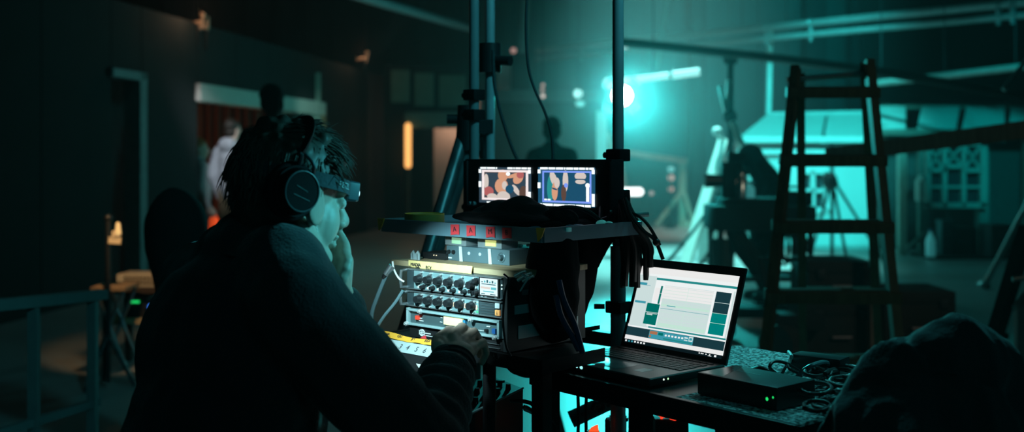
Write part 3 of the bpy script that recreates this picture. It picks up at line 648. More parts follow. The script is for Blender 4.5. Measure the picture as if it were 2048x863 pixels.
# ---------------------------------------------------------------- A-frame wooden ladder
LWD = wood('ladder_wood', (.13, .09, .045), (.2, .14, .07))
t = thing('step_ladder', 'large wooden A-frame ladder standing right of the laptop', 'ladder', P(1665, 560, 4.6))
Yn0, Yn1 = 4.75, 4.35; Yf0, Yf1 = 4.8, 5.35
def foot(pt, px, py, Y0, Y1):      # continue the rail to the floor
    a = P(*pt, Y0); b = P(px, py, Y1); k = a.z/(a.z-b.z); return a, a+(b-a)*k
rails = {}
for key, a_, b_, y0, y1 in (('nl', (1592, 135), (1533, 690), Yn0, Yn1), ('nr', (1738, 122), (1793, 660), Yn0, Yn1), ('fl', (1601, 150), (1606, 700), Yf0, Yf1), ('fr', (1729, 128), (1758, 700), Yf0, Yf1)):
    a, b = foot(a_, *b_, y0, y1); rails[key] = (a, b); mb = MB(); mb.bar(a, b-Vector((0, 0, .0)), .036, .055); obj('rail', mb, LWD, t)
def onrail(key, py):
    a, b = rails[key]
    for i in range(400):
        p = a.lerp(b, i/400)
        if HZ+(HC-p.z)*F/p.y >= py: return p
    return b
for py, w_ in ((183, .05), (318, .05), (451, .05), (590, .05), (725, .05), (850, .05)):
    mb = MB(); a, b = onrail('nl', py), onrail('nr', py); mb.box((a+b)/2, ((b-a).length+.05, .085, .045), rot=(R(8), 0, math.atan2(b.y-a.y, b.x-a.x)), bev=.004); obj('step', mb, LWD, t)
for py in (585, 720):
    mb = MB(); a, b = onrail('fl', py), onrail('fr', py); mb.box((a+b)/2, ((b-a).length, .025, .06)); obj('rear_brace', mb, LWD, t)
mb = MB(); mb.cyl(rails['nl'][0]+Vector((-.03, .03, -.05)), rails['nr'][0]+Vector((.03, .03, -.05)), .012); obj('hinge_rod', mb, STEEL, t)

# ---------------------------------------------------------------- equipment cart with clutter (dark against the floor)
t = thing('equipment_cart', 'black equipment cart loaded with gear in front of the hooded worker', 'cart', P(1500, 600, 9.2))
DK2 = mat('cart_black', (.008, .01, .011), .8, spec=.2)
a, b = P(1418, 402, 9.2), P(1618, 470, 9.2)
mb = MB(); mb.bx(a.x, b.x, 8.95, 9.5, b.z+.05, a.z-.03, bev=.03); mb.bx(P(1440, 0, 9.2).x, P(1560, 0, 9.2).x, 9.0, 9.4, a.z-.04, a.z+.03, bev=.015); obj('deck', mb, DK2, t)
z1 = b.z+.05
for px in (1432, 1478, 1545, 1608):
    for yy in (9.0, 9.45):
        x = P(px, 0, 9.2).x
        if px in (1432, 1608): mb = MB(); mb.bx(x-.02, x+.02, yy-.02, yy+.02, .14, z1+.1); obj('post', mb, DK2, t)
xa, xb = P(1425, 0, 9.2).x, P(1618, 0, 9.2).x
mb = MB(); mb.bx(xa, xb, 8.95, 9.5, .27, .31); obj('lower_shelf', mb, DK2, t)
for px in (1440, 1604):
    for yy in (9.0, 9.45):
        x = P(px, 0, 9.2).x; mb = MB(); mb.cyl((x, yy-.02, .075), (x, yy+.02, .075), .075, seg=20); w_ = obj('wheel', mb, KR, t); mb = MB(); mb.bx(x-.02, x+.02, yy-.035, yy+.035, .1, .27); obj('fork', mb, DK2, w_)
mb = MB(); p0 = P(1470, 470, 9.1); p1 = P(1530, 560, 9.1); mb.limb([p0, p0.lerp(p1, .5)+Vector((.03, 0, -.02)), p1], [.07, .1, .06]); me = voxel(mb, .015, 3); displace(me, lambda p, n: .03*noise.noise(p*8)); tag(link_mesh('sandbag', me, DK2, None, 180), 'dark lumpy sandbag slung under the equipment cart deck', 'sandbag')
a, b = P(1400, 482, 9.0), P(1452, 540, 9.0); r_ = (b.x-a.x)/2; c = (a+b)/2
t = thing('bucket', 'dark bucket standing on the lower shelf at left of the equipment cart', 'bucket', (c.x+.12, 9.2, .31))
mb = MB(); zb = .31; mb.lathe((c.x+.12, 9.2, zb), [(r_*.8, 0), (r_, a.z-zb), (r_*1.06, a.z-zb), (r_*1.06, a.z-zb-.02)], 20); obj('pail', mb, mat('bucket_plastic', (.02, .03, .03), .5), t)
mb = MB(); mb.ring((c.x+.12, 9.2, a.z), (0, 1, .3), r_, .006, 16, 6, 0, math.pi); obj('handle', mb, STEEL, t)
# clutter on deck
zt = P(0, 402, 9.2).z-.03
def onDeck(px, r, h, m, name, label, cat, topr=.6, Yc=9.15):
    x = P(px, 0, Yc).x; t = thing(name, label, cat, (x, Yc, zt)); mb = MB(); mb.lathe((x, Yc, zt), [(r, 0), (r, h*.7), (r*topr, h*.8), (r*topr, h*.95)], 16); obj('body', mb, m, t)
    mb = MB(); mb.cyl((x, Yc, zt+h*.9), (x, Yc, zt+h), r*topr*1.1); obj('cap', mb, K, t)
GLIT = mat('glinting_metal', (.5, .6, .6), .2, .9)
onDeck(1482, .05, .30, GLIT, 'thermos', 'tall glinting thermos on the equipment cart near the hooded worker', 'thermos')
onDeck(1500, .04, .2, mat('tinted_glass', (.2, .4, .4), .1, emit=(.1, .7, .7), es=.25), 'spray_bottle', 'small pale bottle on the equipment cart right of the thermos', 'bottle', .4)  # bottle glass given a teal glow to imitate its glint
t = thing('film_camera', 'black camera with lens on the equipment cart left of the thermos', 'camera', P(1462, 400, 9.25))
x = P(1462, 0, 9.25).x; mb = MB(); mb.bx(x-.08, x+.08, 9.18, 9.32, zt, zt+.36, bev=.02); mb.bx(x-.03, x+.12, 9.2, 9.3, zt+.36, zt+.44, bev=.01); obj('camera_body', mb, DK2, t)
mb = MB(); mb.cyl((x-.08, 9.25, zt+.2), (x-.22, 9.25, zt+.2), .05, .06); obj('lens', mb, KP, t)
t = thing('tool_box', 'low black tool box at the right end of the equipment cart deck', 'box', P(1590, 400, 9.25)); x = P(1592, 0, 9.25).x
mb = MB(); mb.bx(x-.12, x+.1, 9.1, 9.4, zt, zt+.11, bev=.01); obj('body', mb, DK2, t); mb = MB(); mb.tube([(x-.06, 9.25, zt+.11), (x-.06, 9.25, zt+.15), (x+.05, 9.25, zt+.15), (x+.05, 9.25, zt+.11)], .01); obj('handle', mb, KR, t)
# loops of cable under the cart deck
for i in range(5):
    x = P(1555+i*9, 0, 9.0).x; z = z1+.03
    mb = MB(); mb.tube(catmull([(x-.02, 8.96, z+.04), (x-.05, 8.9, z-.15-.03*i), (x+.03, 8.9, z-.3+.02*i), (x+.07, 8.9, z-.15), (x+.03, 8.96, z+.04)], 6), .012, 6)
    tag(obj('cable_loop', mb, KR), 'black cable loop hanging under the right half of the equipment cart deck', 'cable', 'cable loops under the equipment cart')
# tripod behind the ladder
t = thing('tripod_stand', 'thin black tripod stand in front of the white house facade', 'tripod', P(1664, 480, 13.5))
c = P(1664, 0, 13.5); mb = MB(); mb.cyl((c.x, 13.5, .05), (c.x, 13.5, P(0, 290, 13.5).z), .022); obj('column', mb, KM, t)
mb = MB(); mb.ball(P(1660, 362, 13.45), (.09, .09, .11)); mb.cyl(P(1650, 350, 13.45), P(1672, 372, 13.45), .05); obj('collar', mb, KM, t)
for px, py in ((1630, 478), (1718, 442), (1690, 500)):
    e_ = P(px, py, 13.3); top = P(1664, 355, 13.5); d = e_-top; e2 = top+d*(top.z/(top.z-e_.z)); mb = MB(); mb.cyl(top, e2, .018); obj('leg', mb, KM, t)
# flight cases stacked behind the ladder
FC = mat('flight_case', (.014, .017, .017), .75, spec=.2)
def case(x0, x1, z0, z1, Y, d, label, group=None):
    t = thing('flight_case', label, 'case', ((x0+x1)/2, Y+d/2, z0), 0, group)
    mb = MB(); mb.bx(x0, x1, Y, Y+d, z0, z1-.08, bev=.006); obj('body', mb, FC, t)
    mb = MB(); mb.bx(x0, x1, Y, Y+d, z1-.076, z1, bev=.006); obj('lid', mb, FC, t)
    for xx in (x0+.08, x1-.08): mb = MB(); mb.box((xx, Y-.008, z1-.08), (.05, .02, .06), bev=.004); obj('latch', mb, DKM, t)
    mb = MB(); xm = (x0+x1)/2; zm = z0+(z1-z0)*.4; mb.tube([(xm-.06, Y, zm), (xm-.06, Y-.025, zm), (xm+.06, Y-.025, zm), (xm+.06, Y, zm)], .009, 6); obj('handle', mb, DKM, t)
a = P(1612, 0, 7.0).x; b = P(1752, 0, 7.0).x
zm = P(0, 605, 7.0).z
case(a, b, 0, zm-.002, 7.0, .5, 'black flight case on the floor behind the ladder, lower of two')
case(a+.02, b-.01, zm, P(0, 523, 7.0).z, 7.02, .45, 'black flight case stacked on another behind the ladder, upper of two')
a = P(1757, 0, 7.25).x; b = P(1912, 0, 7.25).x
case(a+.04, b, 0, P(0, 583, 7.25).z, 7.25, .5, 'wide black flight case on the floor right of the ladder')
mb = MB(); c = P(1556, 655, 6.9); mb.cyl((c.x-.03, 6.85, .12), (c.x+.06, 6.95, .12), .12, seg=24)
t = thing('hand_truck', 'dark hand truck with one wheel showing left of the ladder foot', 'trolley', (c.x+.1, 7, 0)); obj('wheel', mb, KR, t)
mb = MB(); mb.bx(c.x-.02, c.x+.3, 6.9, 7.1, .2, .3, bev=.02); mb.tube([(c.x, 7.1, .3), (c.x-.05, 7.2, .62), (c.x+.25, 7.2, .62), (c.x+.25, 7.1, .3)], .018); obj('frame', mb, DK2, t)
t = thing('low_dolly', 'low black dolly board on wheels on the bright floor behind the laptop', 'dolly', P(1505, 620, 7.8))
a, b = P(1440, 612, 7.8), P(1600, 632, 7.8); zt2 = a.z
mb = MB(); mb.bx(a.x, b.x, 7.7, 7.95, b.z, zt2, bev=.01); obj('board', mb, DK2, t)
for px in (1455, 1585):
    x = P(px, 0, 7.8).x; mb = MB(); mb.cyl((x, 7.8, .06), (x, 7.85, .06), .06); mb.bx(x-.02, x+.02, 7.79, 7.86, .05, b.z+.01); obj('caster', mb, KR, t)

# ---------------------------------------------------------------- right edge: stand leg, boom rod and caster
t = thing('rolling_stand', 'dark rolling stand with a caster at the right edge of the frame', 'stand', (P(2075, 0, 5.2).x, 5.2, 0))
c = P(2075, 0, 5.2); mb = MB(); mb.cyl((c.x, 5.2, .25), (c.x, 5.2, 1.5), .025); obj('column', mb, DKM, t)
a = P(2022, 520, 5.6); a2 = P(1990, 668, 5.5); mb = MB(); mb.bar((c.x, 5.3, .95), a2, .05, .07); mb.box(a2, (.09, .12, .03), bev=.008); obj('leg', mb, KM, t)
a = P(2040, 592, 5.0); mb = MB(); mb.cyl((a.x-.015, 4.98, .06), (a.x+.015, 5.0, .06), .06, seg=20); w_ = obj('caster', mb, KR, t)
mb = MB(); mb.bar((a.x, 5, .07), (a.x, 5, .62), .04, .03); mb.bar((a.x-.02, 5, .6), (c.x, 5.2, .7), .03, .03); mb.cyl(P(2025, 558, 5.0), P(2060, 553, 5.0), .012); obj('fork', mb, ALU, w_)
mb = MB(); a, b = P(2110, 300, 10.2), P(1968, 572, 10.75); mb.cyl(a, b, .026); mb.cyl(b+(a-b)*.03, b, .05, .06)
o = obj('boom_rod', mb, mat('rod_steel', (.25, .3, .3), .35, .8)); tag(o, 'slim metal rod slanting down from the right edge to a rubber tip', 'rod')
mb = MB(); a = P(2007, 180, 8); d = P(2062, 108, 8)-a; mb.cyl(a, a+d*((9.06-a.z)/d.z), .018); o = obj('boom_pole', mb, _mats['rod_steel']); tag(o, 'short pale pole end slanting in at the upper right edge', 'pole')

# ---------------------------------------------------------------- left: railing, warm lit keyboard stand, small glowing things
t = thing('railing', 'grey painted railing of square tube at the lower left', 'railing', P(100, 863, 4.2))
RLM = mat('railing_paint', (.10, .14, .14), .7)
a, b = P(-30, 612, 3.9), P(206, 588, 4.5)
mb = MB(); mb.bar(a, b, .05, .04); obj('top_rail', mb, RLM, t)
for k in (.38, .9):
    p = a.lerp(b, k); mb = MB(); mb.bar(p-Vector((0, 0, .02)), (p.x, p.y, 0), .035, .035); obj('post', mb, RLM, t)
p, q = a.lerp(b, .0), a.lerp(b, .95); mb = MB(); mb.bar((p.x, p.y, .3), (q.x, q.y, .3), .03, .03); obj('lower_rail', mb, RLM, t)
WRM = mat('keyboard_ivory', (.7, .6, .45), .5, var=.1)
Y = 6.6; a, b = P(233, 548, Y), P(312, 574, Y)
t = thing('keyboard_instrument', 'ivory panelled electronic box with a grille, warmly lit, left of the seated person', 'equipment', ((a.x+b.x)/2, Y, b.z))
mb = MB(); mb.bx(a.x, b.x+.1, Y, Y+.22, b.z, a.z, bev=.008); obj('casing', mb, WRM, t)
mb = MB()
for i in range(9):
    for j in range(3): x = a.x+.045+i*.021; z = b.z+.014+j*.02; mb.bx(x, x+.015, Y-.004, Y+.003, z, z+.014)
obj('grille', mb, mat('grille_brown', (.1, .07, .04), .6), t)
t = thing('side_table', 'dark side table carrying the ivory box and small glowing devices', 'table', ((a.x+b.x)/2, Y+.1, 0))
zb = b.z; mb = MB(); mb.bx(a.x-.08, b.x+.25, Y-.05, Y+.4, zb-.03, zb-.001); obj('tabletop', mb, mat('dark_wood', (.05, .03, .02), .6), t)
zs = P(0, 636, Y).z; mb = MB(); mb.bx(a.x-.06, b.x+.23, Y-.03, Y+.38, zs-.03, zs); obj('shelf', mb, mat('warm_shelf', (.5, .36, .2), .6), t)
for x in (a.x-.05, b.x+.22):
    for y in (Y-.02, Y+.36): mb = MB(); mb.bx(x-.02, x+.02, y-.02, y+.02, 0, zb-.03); obj('leg', mb, _mats['dark_wood'], t)
t = thing('power_unit', 'black power unit with green indicator lights on the shelf of the side table', 'equipment', (P(266, 0, Y).x, Y+.1, zs))
x0, x1 = P(245, 0, Y).x, P(292, 0, Y).x; mb = MB(); mb.bx(x0, x1, Y+.02, Y+.25, zs, P(0, 596, Y).z, bev=.006); obj('casing', mb, K, t)
for px in (259, 265, 271, 276): mb = MB(); c = P(px, 603, Y+.01); mb.box(c, (.012, .012, .012)); obj('indicator', mb, emi('green_led', (.02, 1, .2), .8), t)
t = thing('battery_charger', 'small charger with a round blue light beside the power unit', 'charger', (P(303, 0, Y).x, Y+.1, zs))
x0, x1 = P(296, 0, Y).x, P(312, 0, Y).x; mb = MB(); mb.bx(x0, x1, Y+.02, Y+.2, zs, P(0, 602, Y).z, bev=.006); obj('casing', mb, K, t); mb = MB(); mb.ball(P(302, 613, Y+.015), .018); obj('indicator', mb, emi('blue_led', (.05, .25, 1), 1.4), t)
t = thing('music_stand', 'thin stand with two small warm lit note cards clipped to it', 'stand', (P(216, 0, Y).x, Y-.45, 0))
p = P(216, 0, Y-.45).x; mb = MB(); mb.cyl((p, Y-.45, .03), (p, Y-.45, P(0, 425, Y).z), .014); mb.ball((p, Y-.45, P(0, 427, Y).z), .022)
for k in range(3): mb.cyl((p, Y-.45, .3), (p+.15*math.cos(2.1*k), Y-.45+.15*math.sin(2.1*k), .01), .01)
obj('pole', mb, DKM, t)
for x0, x1, y0, y1 in ((224, 240, 461, 474), (217, 242, 474, 487)):
    a_, b_ = P(x0, y0, Y-.47), P(x1, y1, Y-.47); mb = MB(); mb.box(((a_.x+b_.x)/2, Y-.47, (a_.z+b_.z)/2), (b_.x-a_.x, .004, a_.z-b_.z), rot=(R(-10), R(4), 0)); obj('note_card', mb, mat('card_cream', (.75, .6, .4), .7), t)
mb = MB(); c = P(236, 448, Y-.47); mb.limb([c, c-Vector((0, 0, .05))], [.012, .018]); obj('clip_light', mb, mat('clip_warm', (.9, .7, .4), .4, emit=(1, .6, .25), es=.35), t)
t = thing('folding_stool', 'warm lit folding stool with crossed legs in front of the side table', 'stool', (P(250, 0, Y-.25).x, Y-.25, 0))
YY = Y-.25; z = P(0, 572, YY).z; xa, xb = P(222, 0, YY).x, P(262, 0, YY).x
mb = MB(); mb.box(((xa+xb)/2-.03, YY, z), (.2, .26, .025), bev=.008); obj('seat', mb, mat('seat_tan', (.35, .22, .12), .7), t)
for s_ in (1, -1):
    for yy in (-.1, .1):
        mb = MB(); m_ = (xa+xb)/2-.03; mb.cyl((m_-s_*.08, YY+yy, z-.01), (m_+s_*.13, YY+yy, .01), .011); obj('leg', mb, STEEL, t)
lamp('ladder_glim', 'SPOT', (3.6, 2.2, 3.0), (1.45, 4.7, .9), 10, (.75, .8, .5), .2, 40, .8)  # unseen spot added to lift the ladder wood out of black
lamp('left_corner_warm', 'SPOT', (P(262, 0, 5.6).x, 5.5, 1.5), (P(255, 0, Y).x, Y, .52), 34, (1, .62, .3), .04, 30, .5)
# black covered equipment trunk behind the seated man's back
mb = MB(); c = P(340, 470, 4.4); mb.ball((c.x+.02, 4.4, c.z-.0), (.125, .14, .2)); mb.cap((c.x+.12, 4.4, .2), (c.x+.03, 4.4, c.z), .14, .12); mb.cyl((c.x+.12, 4.4, .0), (c.x+.12, 4.4, .4), .16)
me = voxel(mb, .02, 4); displace(me, lambda p, n: .02*noise.noise(p*6)); tag(link_mesh('covered_trunk', me, DCLOTH, None, 180), 'black cloth-covered equipment heap behind the back of the headphone wearer', 'cover')
# ================================================================ the sound cart
CF = Matrix(((.733, .68, 0, -.2227), (-.68, .733, 0, 2.29), (0, 0, 1, 0), (0, 0, 0, 1)))   # x along the cart front, y to its back
CI = CF.inverted()
YAW = math.atan2(-.68, .733)
def cl(p): return CF @ Vector(p)
def on_front(px, py, t=0.0):
    """cart-local (s, z) of the point on the plane y = t that shows at the pixel"""
    d = CI.to_3x3() @ Vector(((px-1024)/F, 1, -(py-HZ)/F)); o = CI @ Vector((0, 0, HC)); k = (t-o.y)/d.y
    q = o + d*k; return q.x, q.z
ZT, ZP, ZS = .925, 1.078, 1.16
cart = thing('sound_cart', 'black sound cart with wooden middle shelf and tall poles behind the monitors', 'cart', cl((.09, .2, 0)), YAW)
for s_, r_ in ((-.215, .0125), (.235, .0125)):
    mb = MB(CF); mb.cyl((s_, .42, .12), (s_, .42, 2.9 if s_ > 0 else 2.9), r_, seg=20); mb.cyl((s_, .42, .1), (s_, .42, 1.1), .017, seg=20); p_ = obj('pole', mb, mat('pole_steel', (.22, .3, .33), .35, .0), cart)
    for z in ((1.21, 1.3, 1.13) if s_ > 0 else (1.4, 1.45, 1.17)):
        mb = MB(CF); mb.bx(s_-.02, s_+.02, .4, .44, z-.014, z+.014, bev=.005); mb.cyl((s_-.02, .42, z), (s_-.038, .42, z), .007); obj('clamp', mb, KP, p_)
# upper shelf
mb = MB(CF); mb.bx(-.14, .33, .06, .37, ZS-.024, ZS-.012); mb.bx(-.14, .33, .055, .064, ZS-.028, ZS); mb.bx(.324, .333, .06, .375, ZS-.028, ZS); mb.bx(-.143, -.136, .06, .375, ZS-.028, ZS)
mb.bx(.2, .27, .36, .43, ZS-.03, ZS-.005); mb.bx(-.24, -.15, .36, .43, ZS-.03, ZS-.005)
us = obj('upper_shelf', mb, mat('shelf_blue_grey', (.16, .28, .34), .4, .2), cart)
for px, ch in ((909, 'A'), (941, 'A'), (980, 'M'), (1013, 'B')):
    s0, z0 = on_front(px, 450, .052); mb = MB(CF); h_ = .0095
    pts = [(s0-.0125, .0535, ZS-.003), (s0+.012, .0535, ZS-.002), (s0+.0125, .0535, ZS-.024+.002*random.random()), (s0+.004, .0535, ZS-.0225), (s0-.012, .0535, ZS-.025)]
    mb.prism(pts, (0, -.0008, 0)); rt = obj('red_tape', mb, RTAPE, us)
    lettering('scrawl', [(ch, .015, CF @ Matrix.Translation((s0, .0520, ZS-.0125)) @ Matrix.Rotation(R(90), 4, 'X') @ Matrix.Rotation(R(8), 4, 'Z'))], INK, rt)
for s0 in (-.139, .329):
    mb = MB(CF); mb.prism([(s0-.01, .054, ZS+.001), (s0+.012, .054, ZS+.001), (s0+.004, .054, ZS-.016), (s0-.006, .054, ZS-.026)], (0, -.003, 0)); obj('yellow_corner_tape', mb, YTAPE, us)
# wooden middle shelf with torn yellow label
s0, _ = on_front(783, 518, .015); s1, _ = on_front(1036, 542, .015)
PLY = wood('plywood_edge', (.32, .22, .12), (.5, .37, .22), 10, .6, (.1, 1, 1))
mb = MB(CF); mb.bx(s0, s1, .015, .225, ZP-.011, ZP, bev=.001); ps = obj('wooden_shelf', mb, PLY, cart)
a0_, _ = on_front(816, 524, .01); a1_, _ = on_front(944, 536, .01)
mb = MB(CF); n = 18; top = []; bot = []
for i in range(n+1):
    k = i/n; s = a0_+(a1_-a0_)*k; dip = .006+.022*min(1, k*1.3)+.0022*math.sin(i*1.7)
    if k > .96: dip *= .5
    top.append(Vector((s, .0125, ZP+.003))); bot.append(Vector((s, .0125-.004*k, ZP-.0035-dip*.75+random.uniform(-.0012, .0012))))
mb.prism(top+bot[::-1], (0, -.0012, 0)); yt = obj('yellow_tape', mb, mat('yellow_tape_pale', (.98, .6, .24), .6, var=.3, scale=50), ps)
lettering('scrawl', [('MADJA', .010, CF @ Matrix.Translation((a0_+.025, .0085, ZP-.005)) @ Matrix.Rotation(R(90), 4, 'X')), ('RCV', .009, CF @ Matrix.Translation((a0_+.065, .0080, ZP-.008)) @ Matrix.Rotation(R(90), 4, 'X'))], INK, yt)
# lower tray
mb = MB(CF); mb.bx(-.06, .39, -.012, .17, ZT-.012, ZT-.002); mb.bx(-.06, .20, .16, .40, ZT-.012, ZT-.002); mb.bx(-.06, .39, -.016, -.01, ZT-.026, ZT); mb.bx(.386, .394, -.016, .17, ZT-.026, ZT); mb.bx(-.064, -.057, -.016, .40, ZT-.026, ZT); obj('lower_tray', mb, mat('tray_black', (.02, .024, .026), .3, .5), cart)
# frame below
for s_, t_ in ((.37, .01), (-.05, .01)):
    mb = MB(CF); mb.bx(s_-.014, s_+.014, t_-.014, t_+.014, ZT-.14, ZT-.026, bev=.004); obj('corner_leg', mb, K, cart)
mb = MB(CF); mb.bx(-.22, .24, .405, .435, .2, .23); mb.bx(-.22, -.19, .0, .42, .2, .23); mb.bx(.21, .24, .0, .42, .2, .23); mb.bx(-.22, .24, .0, .03, .2, .23); obj('base_frame', mb, K, cart); mb = MB(CF); mb.bx(-.215, .235, .41, .43, ZT-.05, ZT-.02); mb.bx(-.215, -.06, .38, .43, ZT-.022, ZT-.004); obj('cross_bar', mb, K, cart)
for s_ in (-.2, .225):
    mb = MB(CF); mb.cyl((s_, .02, .23), (s_, .02, ZT-.026), .013); obj('front_post', mb, K, cart)
for s_ in (-.2, .225):
    for t_ in (.02, .42):
        mb = MB(CF); mb.cyl((s_-.02, t_, .075), (s_+.02, t_, .075), .075, seg=24); w_ = obj('wheel', mb, KR, cart); mb = MB(CF); mb.bx(s_-.028, s_+.028, t_-.02, t_+.02, .14, .21); obj('fork', mb, STEEL, w_)
for a_, b_ in (((-.21, .42, .98), (-.05, .3, .93)), ((.23, .41, .96), (.12, .2, .93))): pass

# ---------------------------------------------------------------- the equipment rack: two mixers, receiver, drawer
Z0 = ZT
FP = mat('faceplate', (.06, .09, .10), .35, .4, var=.15)
FPL = mat('faceplate_pale', (.3, .46, .48), .4, .5, var=.1)
RW = .2795
def px_s(px, py=590): return on_front(px, py)[0]
rackc = thing('rack_case', 'black rack case side and rails holding the mixers and receiver on the cart', 'rack', cl((.14, .1, ZT)), YAW)
mb = MB(CF); mb.bx(RW+.002, RW+.012, .0, .235, Z0, ZP-.012); rs = obj('side_panel', mb, mat('rack_side', (.03, .038, .04), .5), rackc)
mb = MB(CF); mb.bx(-.012+.014, .005+.014, .05, .235, Z0, ZP-.012); obj('side_panel', mb, K, rackc)
mb = MB(CF); mb.bx(.004, RW, .225, .235, Z0, ZP-.012); obj('rear_panel', mb, K, rackc)
for z0, z1, t0, t1, m in ((.995, 1.012, .02, .19, mat('grey_tape', (.5, .58, .6), .6)), (.947, .972, .03, .21, mat('white_strip', (.85, .9, .9), .5)), (1.03, 1.04, .04, .12, mat('grey_tape2', (.12, .15, .16), .6))):
    mb = MB(CF); mb.bx(RW+.012, RW+.0135, t0, t1, z0, z1); obj('tape_strip', mb, m, rs)
def tilt_rows(): pass

def knob(mbm, s, z, r, d, parent, m=KP, skirt=True, name='knob', t=-.002):
    mb = MB(CF); 
    if skirt: mb.cyl((s, t, z), (s, t-.002, z), r*1.22, seg=20)
    mb.cyl((s, t-.002, z), (s, t-d, z), r, r*.84, seg=20)
    mb.bx(s-.0008, s+.0008, t-d-.0006, t-d+.001, z, z+r*.8)
    return obj(name, mb, m, parent)

def mixer(name, label, z0, z1, big, kr, kz, upper):
    t = thing(name, label, 'audio mixer', cl((RW/2, .1, z0)), YAW)
    mb = MB(CF); mb.bx(.006, RW, .0, .22, z0, z1, bev=.0015); obj('chassis', mb, FP, t)
    x0 = .03; x1 = big[-1]+.016
    mb = MB(CF); mb.bx(x0, x1, -.002, .001, z0+.003, z1-.003); obj('faceplate', mb, FPL, t)
    for s in big:
        kb = knob(None, s, kz, kr*.98, .014, t, skirt=False)
        mb = MB(CF); mb.cyl((s, .0, kz), (s, -.0035, kz), kr*1.32, kr*1.2, seg=24); obj('knob_ring', mb, ALU, kb)
    # silver edge rails above and below
    mb = MB(CF); mb.bx(0.0, RW, -.004, .003, z1-.003, z1-.0008, bev=.0006); mb.bx(0.0, RW, -.004, .003, z0+.0008, z0+.003, bev=.0006); obj('edge_rail', mb, ALU, t)
    mb = MB(CF); mb.tube([(.006, .0, z1-.004), (.006, -.016, z1-.005), (.006, -.018, (z0+z1)/2), (.006, -.016, z0+.005), (.006, .0, z0+.004)], .0035, 8); obj('handle', mb, ALU, t)
    return t
big_px = [842, 861, 881, 902, 924, 947]
big = [on_front(p, 562)[0] for p in big_px]
zA1 = 1.0665; zA0 = 1.023; zB1 = 1.021; zB0 = .988
t = mixer('audio_mixer', 'field mixer with six black gain knobs and white screen, upper of two', zA0, zA1, big, .0088, 1.047, True)
for i, s in enumerate(big):
    knob(None, s+.0115, 1.0315, .0042, .011, t, KP, True, 'trim_knob')
for i, s in enumerate(big):
    mb = MB(CF); mb.cyl((s+.006, -.002, 1.0605), (s+.006, -.007, 1.0605), .0026, .002, seg=10); mb.cyl((s+.0105, -.002, 1.0425), (s+.0105, -.0045, 1.0425), .0022, seg=10); obj('toggle', mb, mat('bright_metal', (.8, .85, .85), .25, .6), t)
    mb = MB(CF); mb.bx(s-.0068, s-.001, -.0035, -.0015, 1.0275, 1.0345); obj('white_label', mb, mat('pale_label', (.7, .75, .74), .5), t)
for s, z, r in ((.213, 1.0555, .0052), (.213, 1.0325, .0058), (.2005, 1.034, .0045)): knob(None, s, z, r, .011, t, KP, True, 'side_knob')
# the small lcd
sA, _ = on_front(963, 560); sB, _ = on_front(998, 560); zU = 1.0625; zL = 1.030
mb = MB(CF); mb.bx(sA-.003, sB+.003, -.004, .001, zL-.003, zU+.003, bev=.001); bz = obj('screen_bezel', mb, K, t)
LW_ = emi('lcd_white', (.80, .97, 1.0), .95); LC_ = emi('lcd_cyan', (.15, .62, .7), .8); LD_ = emi('lcd_dark', (.03, .16, .2), .7); LP_ = emi('lcd_pink', (.85, .72, .66), .85)
def cquads(mb, t, rects):
    """rects: (s0, s1, z0, z1, material slot) as thin tiles stacked outward"""
    for k, (a, b, c, d, mi) in enumerate(rects):
        mb.mi = mi; y = t-.00006*(k+1); mb.poly([(a, y, c), (b, y, c), (b, y, d), (a, y, d)])
mb = MB(CF); rr = [(sA, sB, zL, zU, 0)]; w_ = sB-sA; h_ = zU-zL
for i in range(6): rr.append((sA+w_*(.08+.15*i), sA+w_*(.17+.15*i), zL+h_*.74, zL+h_*(.8+.14*((i*7) % 5)/5), 1 if i % 2 else 2))
rr += [(sA+w_*.1, sB-w_*.1, zL+h_*.63, zL+h_*.68, 2), (sA+w_*.05, sB-w_*.4, zL+h_*.38, zL+h_*.5, 3), (sB-w_*.36, sB-w_*.06, zL+h_*.36, zL+h_*.5, 1), (sA+w_*.2, sB-w_*.2, zL+h_*.2, zL+h_*.26, 1), (sA+w_*.08, sA+w_*.3, zL+h_*.05, zL+h_*.1, 2), (sB-w_*.4, sB-w_*.1, zL+h_*.05, zL+h_*.1, 2)]
cquads(mb, -.0042, rr); obj('screen', mb, [LW_, LC_, LD_, LP_], bz, 0)
for s, z in ((sB+.009, 1.052), (sB+.009, 1.045)): mb = MB(CF); mb.ball((s, -.002, z), .0016, seg=8); obj('indicator', mb, emi('white_led', (.6, 1, .95), 1.5), t)
for s in (sA+.002, sA+.012, sB-.008): mb = MB(CF); mb.bx(s, s+.006, -.004, 0, 1.0245, 1.0275); obj('button', mb, GREYP, t)
t = mixer('audio_mixer', 'slimmer fader expander with six knobs and orange lights, lower of two mixers', zB0, zB1, big, .0088, 1.0055, False)
for i, s in enumerate(big):
    mb = MB(CF); mb.bx(s+.0098, s+.0133, -.0035, -.0015, .9995, 1.008); obj('lit_button', mb, mat('orange_button', (.9, .5, .32), .5, emit=(1, .5, .3), es=.25) if i > 2 else mat('pinkish_button', (.8, .6, .55), .5), t)
    mb = MB(CF); mb.cyl((s+.008, -.002, 1.0155), (s+.008, -.007, 1.0155), .0024, .002, seg=10); mb.cyl((s+.003, -.002, .9925), (s+.003, -.006, .9925), .002, seg=10); obj('toggle', mb, _mats['bright_metal'], t)
for i in range(4):
    for j in range(2):
        c = [(.25, 1, .75), (.1, 1, .45), (.6, 1, .9), (.3, .9, .8)][(i+2*j) % 4]
        s = .2035+.0075*j; z = 1.0135-.0062*i; mb = MB(CF); mb.bx(s, s+.0055, -.0025, .0005, z-.0016, z+.0016); obj('status_light', mb, emi('status_%d' % ((i+2*j) % 4), c, .9), t)
